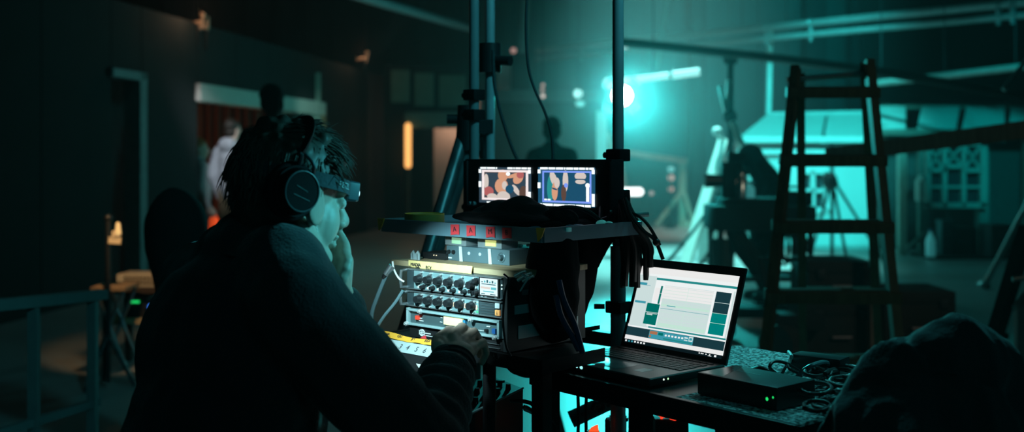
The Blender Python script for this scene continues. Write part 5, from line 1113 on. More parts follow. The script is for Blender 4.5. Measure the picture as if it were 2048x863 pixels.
mb = MB(LF); mb.bx(.235, .262, -.20, -.165, .0189, .0192); obj('sticker', mb, mat('sticker_pale', (.2, .3, .3), .3), bs)
for i, x in enumerate((LW2+.0003,)):
    for y, c in ((-.196, (.75, .95, .8)), (-.183, (.45, .9, .45))): mb = MB(LF); mb.ball((x, y, .012), (.001, .0022, .002), seg=8); obj('status_light', mb, emi('side_%d' % (y < -.19), c, 1.6), bs)
# things plugged into the front-left: three little glints
for k, x in enumerate((.084, .104, .118)):
    mb = MB(LF); mb.ball((x, -LD2-.0004, .012), (.0022+.0014*k, .0012, .0022+.0008*k), seg=8); obj('front_light', mb, emi('front_glint', (.35, .95, .95), 1.2), bs)
HINGE = Matrix.Translation((0, 0, .014)) @ Matrix.Rotation(R(-19), 4, 'X')
SF = LF @ HINGE                                      # x along hinge, z up the screen, -y faces the user
SH = .218
mb = MB(SF); mb.box((LW2/2, .003, SH/2+.002), (LW2, .007, SH), bev=.003, seg=2)
lid = obj('lid', mb, BASE, lap)
mb = MB(SF); mb.box((LW2/2, -.0008, SH/2+.002), (LW2-.004, .001, SH-.004)); bezel = obj('bezel', mb, KP, lid)
mb = MB(SF); mb.cyl((.03, .003, -.001), (LW2-.03, .003, -.001), .006); obj('hinge', mb, K, lid)
mb = MB(SF); mb.bx(.004, LW2*.52, -.0016, -.001, SH-.016, SH-.003); obj('top_sticker', mb, mat('bezel_grey', (.05, .08, .085), .4), lid)
UW = emi('ui_white', (.86, .90, .90), .98); UG = emi('ui_grey', (.66, .80, .79), .9); UT = emi('ui_teal', (.02, .30, .30), .8); UGR = emi('ui_green', (.0, .19, .16), .8); UD = emi('ui_dark', (.012, .05, .065), .8); UM = emi('ui_mint', (.60, .86, .74), .9); ULB = emi('ui_blue', (.05, .36, .46), .85); UBK = emi('ui_black', (.004, .012, .016), .8); UPK = emi('ui_pink', (.87, .87, .86), .95); USE = emi('ui_sea', (.0, .27, .25), .8)
UMAT = [UW, UG, UT, UGR, UD, UM, ULB, UBK, UPK, emi('ui_orange', (.5, .2, .1), .8), USE]
mb = MB(SF); sx0, sx1, sz0, sz1 = .012, LW2-.012, .022, SH-.018; cn = [0]
def ui(x0, x1, y0, y1, mi):
    cn[0] += 1; y = -.0014-.00004*cn[0]; mb.mi = mi
    f = lambda u, v: (sx0+(sx1-sx0)*u, y, sz1+(sz0-sz1)*v)
    mb.poly([f(x0, y1), f(x1, y1), f(x1, y0), f(x0, y0)])
ui(0, 1, 0, 1, 0)
ui(0, 1, 0, .09, 8); ui(.08, 1, .135, .165, 2); ui(.0, .19, .12, .79, 1); ui(.02, .14, .22, .255, 6); ui(.1, .17, .22, .25, 1); ui(.01, .13, .47, .50, 6)
ui(.20, .30, .27, .44, 8); ui(.255, .275, .24, .335, 3); ui(.255, .275, .34, .48, 3)
ui(.15, .285, .485, .765, 3); ui(.15, .285, .60, .606, 1); ui(.165, .275, .615, .622, 0); ui(.165, .23, .63, .64, 0)
ui(.295, .795, .225, .78, 1); ui(.295, .795, .23, .40, 8); 
for k in range(13): y = .245+.041*k; ui(.295, .795, y, y+.004, 5 if k % 3 else 1)
ui(.30, .79, .47, .50, 5); ui(.36, .45, .485, .495, 6); ui(.30, .79, .72, .77, 5); ui(.545, .548, .23, .78, 5); ui(.30, .79, .53, .535, 6)
ui(.82, .965, .225, .36, 4); ui(.82, .965, .365, .495, 4); ui(.82, .965, .50, .62, 10); ui(.82, .965, .625, .765, 10); ui(.82, .965, .36, .365, 1); ui(.82, .965, .495, .50, 5); ui(.82, .965, .62, .625, 5); ui(.972, .985, .225, .6, 0); ui(.985, 1, .2, .8, 1)
ui(.22, 1, .79, .81, 2); ui(0, .22, .79, .81, 1); ui(0, 1, .81, .825, 0); ui(0, 1, .83, .945, 4)
ui(.245, .70, .835, .94, 6); ui(.25, .33, .845, .885, 9); ui(.34, .39, .85, .885, 3); ui(.25, .27, .9, .93, 9); ui(.40, .69, .91, .93, 2)
for k in range(6): ui(.41+.034*k, .43+.034*k, .862, .885, 0)
ui(.61, .645, .855, .87, 0); ui(.61, .645, .885, .9, 1); ui(.655, .695, .84, .90, 1); ui(.662, .688, .855, .885, 6)
ui(0, 1, .945, 1.0, 8)
# task bar below
ui(0, 1, 1.0, 1.045, 7)
for k in range(7): ui(.012+.033*k, .030+.033*k, 1.012, 1.034, 0 if k not in (1, 2) else 6)
for k, x in enumerate((.78, .80, .815, .845, .88)): ui(x, x+.012, 1.012, 1.026, 0)
ui(.87, .905, 1.0295, 1.036, 0); ui(.93, .95, 1.01, 1.035, 0)
obj('screen', mb, UMAT, bezel, 0)
# ---------------------------------------------------------------- black box with green light
BBX = (.415, .605, -.205, -.085)
t = thing('audio_interface', 'flat black box with two green lights lying right of the laptop', 'box', LF @ Vector((.51, -.145, 0)), LYAW)
mb = MB(LF); mb.box(((BBX[0]+BBX[1])/2, (BBX[2]+BBX[3])/2, .0215), (BBX[1]-BBX[0], BBX[3]-BBX[2], .043), bev=.004); bb = obj('casing', mb, mat('box_black', (.016, .02, .021), .38), t)
mb = MB(LF); mb.poly([(BBX[0]+.004, BBX[2]+.004, .0432), (BBX[0]+.06, BBX[2]+.004, .0432), (BBX[0]+.02, BBX[3]-.004, .0432), (BBX[0]+.004, BBX[3]-.004, .0432)]); obj('dark_panel', mb, mat('panel_gloss', (.006, .008, .008), .2), t)
mb = MB(LF); mb.bx(BBX[0]+.03, BBX[0]+.10, BBX[2]+.068, BBX[2]+.072, .0430, .0434); obj('printed_line', mb, mat('dim_print', (.15, .2, .2), .5), t)
for px, py, r_ in ((1534, 797, .0035), (1546, 794, .0022)):
    d = Vector(((px-1024)/F, 1, -(py-HZ)/F)); o_ = LF.inverted() @ Vector((0, 0, HC)); dd = LF.inverted().to_3x3() @ d; k = (BBX[2]-o_.y)/dd.y; q = o_+dd*k
    mb = MB(LF); mb.ball((q.x, q.y, q.z), (r_*.9, .001, r_), seg=10); obj('green_light', mb, emi('green_led', (.02, 1, .2), .8), t)
# cables on the carpet
def tcable(pts, r_, lab, m=KR, h=None, group=None, name='cable'):
    """pixel points with a height above the table top"""
    w = [PZ(x, y, TH+z) for x, y, z in pts]
    mb = MB(); mb.tube(catmull(w, 8), r_, 8); return tag(obj(name, mb, m), lab, 'cable', group)
tcable([(1500, 740, .012), (1525, 737, .02), (1550, 748, .012), (1570, 757, .006), (1600, 752, .004)], .0052, 'thick black cable lying along the back edge of the flat black box', KR)
tcable([(1560, 752, .006), (1540, 735, .03), (1548, 722, .04), (1570, 725, .035), (1600, 742, .01)], .0032, 'black cable loop standing on the carpet behind the flat black box', KR)
tcable([(1605, 748, .006), (1580, 738, .03), (1574, 730, .03), (1562, 750, .006)], .0028, 'smaller inner black cable loop on the carpet behind the flat black box', KR)
tcable([(1577, 703, .03), (1583, 712, .045), (1580, 722, .02), (1590, 732, .006), (1605, 738, .006)], .0034, 'bright white cable end standing up on the carpet', WHITE)
tcable([(1592, 757, .006), (1605, 742, .02), (1625, 730, .035), (1650, 724, .03), (1665, 735, .012)], .0045, 'teal-edged cable arching over the dark cable coil', _mats['cable_teal'])
random.seed(5)
for i in range(12):
    x = 1650+random.uniform(-20, 45); y = 752+random.uniform(-12, 60); rr = random.uniform(14, 26)
    pts = [(x+rr*1.3*math.cos(a+i), y+rr*.5*math.sin(a+i), .006+.012*random.random()+.0015*i) for a in [k*.9 for k in range(8)]]
    tcable(pts, .0036, 'coiled black cable in the tangle between the flat black box and the jacket', KR, group='tangled black cables beside the jacket')
t = thing('power_brick', 'black power brick lying in the cable tangle behind the flat black box', 'adapter', PZ(1640, 745, TH)); c = PZ(1640, 745, TH); mb = MB(); mb.box(c+Vector((0, 0, .018)), (.10, .05, .034), rot=(0, 0, R(-38)), bev=.006); obj('body', mb, KP, t); mb = MB(); mb.cyl(c+Vector((.04, -.032, .018)), c+Vector((.07, -.055, .015)), .006, .004); obj('strain_relief', mb, KR, t)

# ---------------------------------------------------------------- jacket over a chair at the right
YJ = 1.58; KJ = .85
t = thing('dark_chair', 'dark chair back almost hidden under the jacket at the lower right', 'chair', P(1855, 863, YJ).xy.to_3d())
c = P(1850, 863, YJ); 
for dx in (-.11, .11):
    mb = MB(); mb.cyl((c.x+dx, YJ+.06, 0), (c.x+dx, YJ+.06, .82), .013); obj('rear_leg', mb, K, t); mb = MB(); mb.cyl((c.x+dx, YJ-.33, 0), (c.x+dx, YJ-.33, .46), .013); obj('front_leg', mb, K, t)
mb = MB(); mb.box((c.x, YJ-.13, .475), (.38, .42, .04), bev=.012); obj('seat', mb, KC, t)
mb = MB(); mb.box((c.x, YJ+.06, .80), (.27, .03, .16), bev=.012); obj('backrest', mb, KC, t)
mb = MB()
JX, JY = 22, 18
def jb(px, py, r, dy=0, sx=1, sz=1): px += JX; py += JY; r *= KJ; mb.ball(P(px, py, YJ+dy), (r*sx, r*.75, r*sz), seg=20)
jb(1890, 742, .095, 0, 1.0, 1.0); jb(1810, 775, .085, 0); jb(1760, 800, .072, .02, 1, 1.05); jb(1935, 790, .075, .02); jb(1870, 860, .14, 0, 1.0, .9); jb(1780, 880, .10, .0); jb(1725, 850, .045, .05); jb(1970, 850, .055, .02)
mb.limb([P(x+JX, y+JY, YJ) for x, y in ((1840, 690), (1900, 672), (1950, 715), (1975, 800), (1985, 900))], [x*KJ for x in (.040, .036, .04, .04, .045)])      # rolled collar and sleeve
mb.limb([P(x+JX, y+JY, YJ+.02) for x, y in ((1795, 705), (1752, 755), (1735, 830), (1730, 930))], [x*KJ for x in (.035, .04, .045, .06)])
mb.cap(P(1860, 930, YJ), P(1870, 1050, YJ), .145, .16)
me = voxel(mb, .0055, 8)
def jf(p, n):
    q = p+Vector((noise.noise(p*6), noise.noise(p*6+Vector((5, 0, 0))), 0))*.05
    r1 = 1-abs(noise.noise(Vector((q.x*9, q.y*9, q.z*3.2))))*2; r2 = 1-abs(noise.noise(Vector((q.x*20+3, q.y*20, q.z*7))))*2
    return .016*r1*abs(r1) + .006*r2 + .0012*noise.noise(p*70)
displace(me, jf)
JK = mat('jacket_cloth', (.030, .038, .042), .95, scale=160, bump=.25, sheen=.25)
tag(link_mesh('draped_jacket', me, JK, None, 180), 'dark bulky jacket draped over the chair at the lower right', 'jacket')

# ---------------------------------------------------------------- controller in front of the rack: strip 3 4 5 6, paper, small console
cs = CF
t = thing('fader_controller', 'controller with numbered white strip and yellow tape before the rack', 'controller', cl((.06, -.09, ZT)), YAW)
# frame: lies in front of the drawer, tilted towards the user
s0 = -.055; s1 = .20; TL = Matrix.Translation((0, -.022, ZT-.001)) @ Matrix.Rotation(R(42), 4, 'X')
CT = CF @ TL
mb = MB(CT); mb.bx(s0, s1, -.085, .0, -.012, .0, bev=.002); obj('body', mb, K, t)
mb = MB(CT); mb.bx(s0+.005, s1-.004, -.034, -.008, .0, .0008); ws = obj('white_strip', mb, mat('strip_white', (.42, .5, .5), .6, var=.05), t)
its = []
for ch, px in (('3', 804), ('4', 820), ('5', 840), ('6', 858), ('7', 880)):
    inv = CT.inverted(); d = inv.to_3x3() @ Vector(((px-1024)/F, 1, -(690-HZ)/F)); o_ = inv @ Vector((0, 0, HC)); k = -o_.z/d.z; q = o_+d*k
    its.append((ch, .017, CT @ Matrix.Translation((q.x, -.0215, .001))))
lettering('numbers', its, INK, ws)
mb = MB(CT); n = 16; top = []; bot = []
for i in range(n+1):
    k = i/n; s = s0-.004+(.195)*k; top.append(Vector((s, .006+.002*math.sin(k*9)-.004*k, .0035))); bot.append(Vector((s, -.0075+random.uniform(-.0015, .0015), .0015)))
mb.prism(top+bot[::-1], (0, 0, .001)); yt = obj('yellow_tape', mb, YTAPE, t)
lettering('scrawl', [(w_, .009, CT @ Matrix.Translation((s0+.025+.042*i, .0005, .0048)) @ Matrix.Rotation(R(6), 4, 'Z')) for i, w_ in enumerate(('ANA', 'OLI', 'JM', 'REX'))], INK, yt)
# sheet of paper with an orange tape
o_ = PZ(846, 722, .885); t = thing('paper_sheet', 'white paper sheet with orange tape beside the cuff of the sleeve', 'paper', o_)
c4 = [PZ(822, 712, .89), PZ(838, 705, .892), PZ(905, 716, .892), PZ(890, 745, .888), PZ(838, 736, .886)]
mb = MB(); mb.prism(c4, (0, 0, .001)); obj('sheet', mb, PAPER, t)
mb = MB(); mb.prism([PZ(833, 705, .8935), PZ(850, 707, .8935), PZ(847, 717, .8935), PZ(827, 718, .8935)], (0, 0, .001)); obj('orange_tape', mb, OTAPE, t)
# lap console: dark mixing desk in front of the man
t = thing('mixing_console', 'black mixing console with red light at the man\'s forearm', 'mixing console', PZ(960, 800, .80).xy.to_3d())
t['label'] = 'black mixing console with a red light below the rack, beside the forearm'
corn = [PZ(1046, 776, .80), PZ(985, 752, .80), PZ(760, 800, .80), PZ(860, 868, .80)]
mb = MB(); mb.prism([Vector((p.x, p.y, .70)) for p in corn], (0, 0, .10)); obj('body', mb, mat('console_black', (.014, .017, .018), .45), t)
mb = MB(); e0, e1 = corn[0], corn[3]; mb.tube([e0+Vector((0, 0, .001)), e1+Vector((0, 0, .001))], .0025, 6); obj('front_edge', mb, mat('edge_grey', (.16, .2, .21), .4, .4), t)
nrm = Vector((0, 0, 1))
for i in range(7):
    for j in range(3):
        u = .1+.12*i; v = .2+.25*j
        p = corn[0].lerp(corn[3], u).lerp(corn[1].lerp(corn[2], u), v); mb = MB(); mb.cyl(p, p+nrm*.012, .006, .005, 12); obj('knob', mb, KP, t)
p = PZ(974, 777, .803); mb = MB(); mb.ball(p, .0028, seg=10); obj('red_light', mb, emi('red_led', (1, .02, .08), 1.6), t)
p = PZ(996, 764, .803); mb = MB(); mb.box(p+nrm*.003, (.026, .018, .006), rot=(0, 0, YAW), bev=.002); obj('pale_key', mb, mat('key_mint', (.2, .34, .33), .4), t)
for s_ in (corn[0]*.9+corn[2]*.1, corn[1]*.9+corn[3]*.1, corn[2]*.9+corn[0]*.1, corn[3]*.9+corn[1]*.1): mb = MB(); mb.cyl((s_.x, s_.y, 0), (s_.x, s_.y, .70), .012); obj('leg', mb, K, t)
# gear under the tables
t = thing('round_plug', 'glinting round plug among cables under the cart tray', 'plug', P(1060, 820, 2.1)); mb = MB(); mb.cap(P(1052, 816, 2.1), P(1068, 824, 2.1), .006, .005); obj('shell', mb, _mats['bright_metal'], t); mb = MB(); mb.cyl(P(1046, 812, 2.1), P(1052, 816, 2.1), .004); obj('boot', mb, KR, t)
for pts, Y, r_, lab in (([(1100, 750), (1098, 790), (1085, 820), (1068, 840)], 2.2, .004, 'black cable hanging from the laptop table corner to the cart'), ([(1020, 800), (1060, 805), (1088, 830), (1110, 850), (1120, 900)], 2.15, .004, 'black cable bowing under the cart tray towards the lower edge'), ([(1155, 770), (1157, 830), (1155, 900)], 2.5, .004, 'straight black cable under the laptop, left of two'), ([(1173, 775), (1172, 840), (1174, 900)], 2.5, .004, 'straight black cable under the laptop, right of two'), ([(1184, 818), (1190, 806), (1202, 806), (1206, 816), (1196, 822)], 2.5, .005, 'left of two small cable coils under the laptop table'), ([(1200, 806), (1208, 794), (1224, 794), (1228, 806), (1214, 812)], 2.5, .005, 'right of two small cable coils under the laptop table')):
    mb = MB(); mb.tube(catmull([P(x, y, Y) for x, y in pts], 8), r_, 8); tag(obj('cable', mb, KR), lab, 'cable')
mb = MB(); mb.cyl(P(1142, 838, 2.6), P(1262, 782, 2.6), .02, seg=16); tag(obj('cross_tube', mb, mat('tube_dark', (.05, .08, .08), .4, .4)), 'dark slanted tube under the laptop table', 'tube')
t = thing('short_post', 'short dark post standing below the slanted tube under the table', 'post', P(1236, 863, 2.75).xy.to_3d()); c = P(1236, 0, 2.75); mb = MB(); mb.cyl((c.x, 2.75, 0), (c.x, 2.75, P(0, 828, 2.75).z), .022, seg=16); obj('tube', mb, _mats['tube_dark'], t); mb = MB(); mb.cyl((c.x, 2.75, P(0, 840, 2.75).z), (c.x, 2.75, P(0, 832, 2.75).z), .027, seg=16); obj('collar', mb, K, t)
t = thing('cable_drum', 'small dark gear case with red lights under the laptop table', 'gear case', P(1330, 863, 2.45).xy.to_3d())
a, b = P(1310, 838, 2.4), P(1378, 900, 2.4); mb = MB(); mb.bx(a.x, b.x, 2.4, 2.6, b.z, a.z, bev=.006); obj('casing', mb, K, t)
mb = MB(); mb.bx(a.x+.01, a.x+.03, 2.42, 2.44, 0, b.z); mb.bx(b.x-.03, b.x-.01, 2.42, 2.44, 0, b.z); mb.bx(a.x+.01, b.x-.01, 2.56, 2.58, 0, b.z); obj('support', mb, K, t)
for px, py in ((1324, 828), (1346, 834)): mb = MB(); c = P(px, py, 2.40); mb.cap(c+Vector((-.004, 0, 0)), c+Vector((.004, 0, -.002)), .005); mb.cyl(c, (c.x, c.y+.01, a.z-.002), .003); obj('red_light', mb, emi('red_glow', (1, .05, .02), 1.2), t)
mb = MB(); c = P(1336, 833, 2.40); mb.box(c, (.014, .004, .004)); obj('white_key', mb, WHITE, t)
t = thing('tail_light', 'orange-red light on a dark holder at the lower edge below the laptop', 'light', P(1187, 863, 2.4).xy.to_3d()); c = P(1187, 858, 2.4); mb = MB(); mb.prism([c+Vector((-.012, 0, -.008)), c+Vector((.012, 0, -.008)), c+Vector((.01, 0, .010)), c+Vector((-.004, 0, .004))], (0, .006, 0)); obj('lens', mb, emi('tail_red', (1, .09, .02), 1.1), t); mb = MB(); mb.cyl((c.x, 2.41, 0), (c.x, 2.41, c.z-.005), .014); obj('holder', mb, K, t)
random.seed(9)
for i, (px, py) in enumerate(((1215, 838), (1222, 852), (1262, 858), (1280, 842), (1290, 856))):
    t = thing('metal_fitting', 'shiny metal fitting among the gear under the laptop table', 'fitting', P(px, 863, 2.5).xy.to_3d(), 0, 'shiny fittings under the laptop table'); c = P(px, py, 2.5)
    mb = MB(); mb.cap(c, c+Vector((.012, 0, .003)), .005, .004); obj('shell', mb, _mats['bright_metal'], t); mb = MB(); mb.cyl((c.x, 2.5, 0), c, .006); obj('stem', mb, K, t)
# ================================================================ the man with headphones
fa = R(46)
HCn = P(579, 395, 1.80)
M3h = frame3((math.cos(fa), math.sin(fa), -.16))
def hq(x, y, z): return HCn + M3h @ (Vector((x, y, z))*.965)
tf = Vector((math.cos(R(48)), math.sin(R(48)), 0)); tl = Vector((0, 0, 1)).cross(tf)
NB = P(505, 500, 1.82)
shR = P(606, 604, 1.67); shL = Vector((-.535, 1.93, 1.07))
CH = Vector((-.435, 1.78, .95)); PV_ = Vector((-.50, 1.68, .60))
wrR = P(908, 732, 1.955); elR = Vector((-.142, 1.70, .838))
elL = Vector((-.40, 2.05, .875)); wrL = Vector((-.302, 1.925, 1.045))
man = thing('person', 'seated man in dark jacket with headphones and headlamp, hand on the mixer', 'person', (PV_.x, PV_.y, 0))
mb = MB(); head_parts(mb, HCn, M3h, .965)
mb.limb([hq(-.025, 0, -.05), NB], [.052, .058]); mb.limb([NB, CH, PV_], [.07, .12, .11])
mb.limb([shR, elR, wrR], [.048, .04, .027]); mb.limb([shL, elL, wrL], [.048, .04, .027])
# right hand: back of the hand up, bent fingers resting forward on the panel
def finger(mb, pts, rs): mb.limb([Vector(p) for p in pts], rs, 10)
def hp_(px, py, Y): return P(px, py, Y)
w0 = wrR + Vector((.0, .01, .002))
mcp = [hp_(882, 684, 2.005), hp_(905, 677, 2.02), hp_(927, 684, 2.03), hp_(944, 698, 2.03)]
for j, m_ in enumerate(mcp): mb.cap(w0.lerp(m_, .1), m_, .017, .0125, 12)
mb.ball(w0.lerp((mcp[1]+mcp[2])/2, .5), (.034, .034, .020), seg=16)
pip = [hp_(898, 660, 2.045), hp_(924, 654, 2.06), hp_(948, 664, 2.065), hp_(966, 684, 2.055)]
dip = [hp_(917, 667, 2.072), hp_(943, 670, 2.085), hp_(962, 686, 2.085), hp_(972, 706, 2.07)]
tip = [hp_(926, 686, 2.082), hp_(946, 694, 2.092), hp_(960, 709, 2.085), hp_(964, 724, 2.07)]
for a_, b_, c_, d_, r_ in zip(mcp, pip, dip, tip, (.0094, .0098, .0092, .0082)): finger(mb, [a_, b_, c_, d_], [r_*1.12, r_*1.05, r_*.92, r_*.8])
finger(mb, [w0+Vector((-.014, .012, .0)), hp_(876, 694, 1.985), hp_(874, 680, 2.015), hp_(886, 668, 2.045)], [.016, .0135, .0115, .0095])
# left hand: loose fist under the chin, one finger along the cheek
kn = [hp_(688, 508, 1.865), hp_(693, 522, 1.858), hp_(690, 537, 1.852), hp_(683, 550, 1.85)]
for k_ in kn: mb.cap(wrL, k_, .02, .0125, 12)
mid = [hp_(678, 500, 1.88), hp_(680, 514, 1.872), hp_(677, 530, 1.868), hp_(671, 544, 1.866)]
for k_, m_, r_ in zip(kn, mid, (.0105, .0105, .0098, .0088)): finger(mb, [k_, k_.lerp(m_, .5)+Vector((.006, -.004, .002)), m_, m_+Vector((-.016, -.002, -.002))], [r_*1.15, r_*1.05, r_, r_*.9])
finger(mb, [hp_(690, 506, 1.872), hp_(688, 490, 1.876), hp_(679, 472, 1.882), hp_(673, 458, 1.886)], [.0115, .0108, .0098, .0085])
finger(mb, [wrL+Vector((.01, 0, .012)), hp_(668, 520, 1.895), hp_(664, 502, 1.90), hp_(662, 490, 1.90)], [.016, .0135, .0115, .0095])
# legs, seated
for s_, hx in ((1, tl*.1), (-1, tl*-.1)):
    hip = PV_+hx-Vector((0, 0, .05)); kn_ = hip+tf*.40+Vector((0, 0, -.03)); an = Vector((kn_.x, kn_.y, .09))+tf*-.04
    mb.limb([hip, kn_, an], [.078, .056, .038]); mb.cap(an-Vector((0, 0, .02)), an+tf*.15-Vector((0, 0, .045)), .036, .03)
link_mesh('body', voxel(mb, .0031, 2), SKIN, man, 180)
for sy in (1, -1):
    mb = MB(); mb.ball(hq(.0845, sy*.032, .002), .0095, seg=12); obj('eye', mb, mat('eye_white', (.7, .7, .68), .2), man)
# jacket
JM = mat('navy_jacket', (.020, .026, .030), .92, scale=220, var=.3, bump=.3, sheen=.3)
mb = MB()
mb.limb([P(515, 530, 1.80), CH+Vector((0, 0, .02)), PV_+Vector((0, 0, .02))], [.10, .15, .17])
mb.ball(CH+Vector((-.02, -.02, .0)), (.135, .17, .2), rot=frame3(tf)); mb.ball((CH+PV_)/2, (.15, .175, .26), rot=frame3(tf))
mb.limb([P(560, 545, 1.74), shR+Vector((-.01, 0, -.01)), elR+Vector((0, 0, .004)), wrR+Vector((-.012, -.012, -.004))], [.08, .08, .066, .043])
mb.limb([NB-Vector((.03, 0, .06)), shL, elL, wrL-Vector((.0, -.01, .02))], [.085, .085, .07, .046])
mb.cap(P(470, 520, 1.85), P(430, 590, 1.88), .07, .07)
me = voxel(mb, .0055, 7)
fd = (wrR-elR).normalized()
def folds(p, n):
    d = .009*noise.noise(Vector((p.x*8, p.y*8, p.z*6))) + .003*noise.noise(p*26)
    k = (p-elR).dot(fd)/(wrR-elR).length; dist = ((p-elR)-fd*(p-elR).dot(fd)).length
    if -.2 < k < 1.05 and dist < .1: d += .0055*math.sin(k*30+3*noise.noise(p*9))*max(0, min(1, k*2+.3))
    return d
displace(me, folds); link_mesh('jacket', me, JM, man, 180)
mb = MB(); q = (wrR-elR).normalized(); mb.cyl(wrR-q*.03, wrR+q*.006, .0405, .0385, 28); mb.ring(wrR+q*.005, q, .035, .0055, 28, 8); mb.ring(wrR-q*.012, q, .0385, .004, 28, 8); mb.ring(wrR-q*.028, q, .0405, .0045, 28, 8); obj('cuff', mb, mat('ribbed_cuff', (.016, .021, .024), .95, scale=150, bump=.4), man, 180)
# ribbed stand collar: band around the neck
mb = MB(); fh = Vector((math.cos(fa), math.sin(fa), 0)); up = (fh*.52+Vector((0, 0, .85))).normalized(); cc = P(572, 499, 1.795); X_ = (fh-up*fh.dot(up)).normalized(); Y_ = up.cross(X_); n = 56
if True:
    rings = []
    for z, k in ((-.060, 1.25), (-.04, 1.14), (-.02, 1.05), (-.002, 1.0), (.003, .95), (-.002, .90), (-.03, .94)):
        rings.append([mb.bm.verts.new(cc + up*z + X_*(.079*k*math.cos(2*math.pi*j/n)*(1+.012*(j % 2))) + Y_*(.068*k*math.sin(2*math.pi*j/n)*(1+.012*(j % 2)))) for j in range(n)])
    for a_, b_ in zip(rings, rings[1:]):
        for j in range(n): mb.bm.faces.new((a_[j], a_[(j+1) % n], b_[(j+1) % n], b_[j]))
obj('collar', mb, mat('ribbed_collar', (.05, .062, .066), .92, scale=120, bump=.3), man, 180)
mb = MB(); mb.ball(PV_-Vector((0, 0, .04)), (.16, .19, .12), rot=frame3(tf))
for hx in (tl*.1, tl*-.1):
    hip = PV_+hx-Vector((0, 0, .05)); kn_ = hip+tf*.40+Vector((0, 0, -.03)); an = Vector((kn_.x, kn_.y, .09))+tf*-.04; mb.limb([hip, kn_, an+Vector((0, 0, .02))], [.1, .076, .06])
link_mesh('trousers', voxel(mb, .009, 4), NAVY, man, 180)
for hx in (tl*.1, tl*-.1):
    hip = PV_+hx-Vector((0, 0, .05)); kn_ = hip+tf*.40; an = Vector((kn_.x, kn_.y, .09))+tf*-.04; mb = MB(); mb.cap(an-Vector((0, 0, .04))-tf*.03, an+tf*.17-Vector((0, 0, .05)), .046, .038); link_mesh('shoe', voxel(mb, .007, 2), KR, man, 180)
# hair: a cap of volume plus a few hundred locks swept forward
mb = MB(); mb.ball(hq(-.014, 0, .046), (.095, .080, .079), rot=M3h); mb.ball(hq(-.045, 0, -.005), (.055, .067, .07), rot=M3h); mb.ball(hq(.045, 0, .075), (.045, .06, .04), rot=M3h)
random.seed(3)
for i in range(26):
    an = random.uniform(0, 6.28); ph = random.uniform(.2, 1.3); mb.ball(hq(-.014+.093*math.cos(an)*math.cos(ph), .079*math.sin(an)*math.cos(ph), .05+.08*math.sin(ph)), random.uniform(.008, .014), seg=8)
me = voxel(mb, .005, 4); displace(me, lambda p, n: .003*noise.noise(p*45))
HAIRM = mat('grey_hair', (.09, .075, .06), .5, scale=90, var=.5)
hair = link_mesh('hair', me, HAIRM, man, 180)
mb = MB()
def lock(an, ph, ln, dirv, r0=.0026, lift=.3):
    base = Vector((-.014+.097*math.cos(an)*math.cos(ph), .081*math.sin(an)*math.cos(ph), .046+.079*math.sin(ph))); nn = Vector((base.x+.02, base.y, base.z-.046)).normalized(); d = Vector(dirv).normalized()
    pts = []; p = base.copy(); v = (d*(1-lift)+nn*lift).normalized(); n_ = 5
    for k in range(n_+1):
        pts.append(hq(*p)); p = p+v*ln/n_; v = (v+d*.12-nn*.13+Vector((0, 0, -.10))).normalized()
    mb.tube(pts, [r0*(1-.85*k/n_) for k in range(n_+1)], 4)
for i in range(1900):
    an = random.uniform(-math.pi, math.pi); ph = random.uniform(-.75, 1.45)
    if math.cos(an) > .5 and ph < .45: continue
    if math.cos(an) > -.1 and ph < -.05: continue
    jit = Vector((random.gauss(0, .25), random.gauss(0, .3), random.gauss(0, .2)))
    if ph > .7: d = Vector((.9, -.1, .05))+jit
    elif math.cos(an) > .2: d = Vector((.75, .25*math.sin(an), -.3))+jit
    else: d = Vector((-.15, .1*math.sin(an), -.9))+jit*.8
    lock(an, ph, random.uniform(.025, .05), d, random.uniform(.0012, .0024), random.uniform(.02, .22))
for i in range(150):    # fringe over the forehead
    an = random.uniform(-1.25, 1.0); ph = random.uniform(.5, .95)
    lock(an, ph, random.uniform(.03, .052), Vector((.9, .3*math.sin(an)+random.gauss(0, .15), -.3+random.gauss(0, .12))), random.uniform(.0012, .0022), .3)
for i in range(70):     # wisps standing up at the crown
    an = random.uniform(-.9, 1.4); ph = random.uniform(1.0, 1.45); lock(an, ph, random.uniform(.02, .04), Vector((.75+random.gauss(0, .2), random.gauss(0, .3), .35)), .0018, .55)
link_m = obj('locks', mb, mat('grey_hair_locks', (.12, .10, .085), .6, spec=.25, scale=90, var=.5), hair, 180)
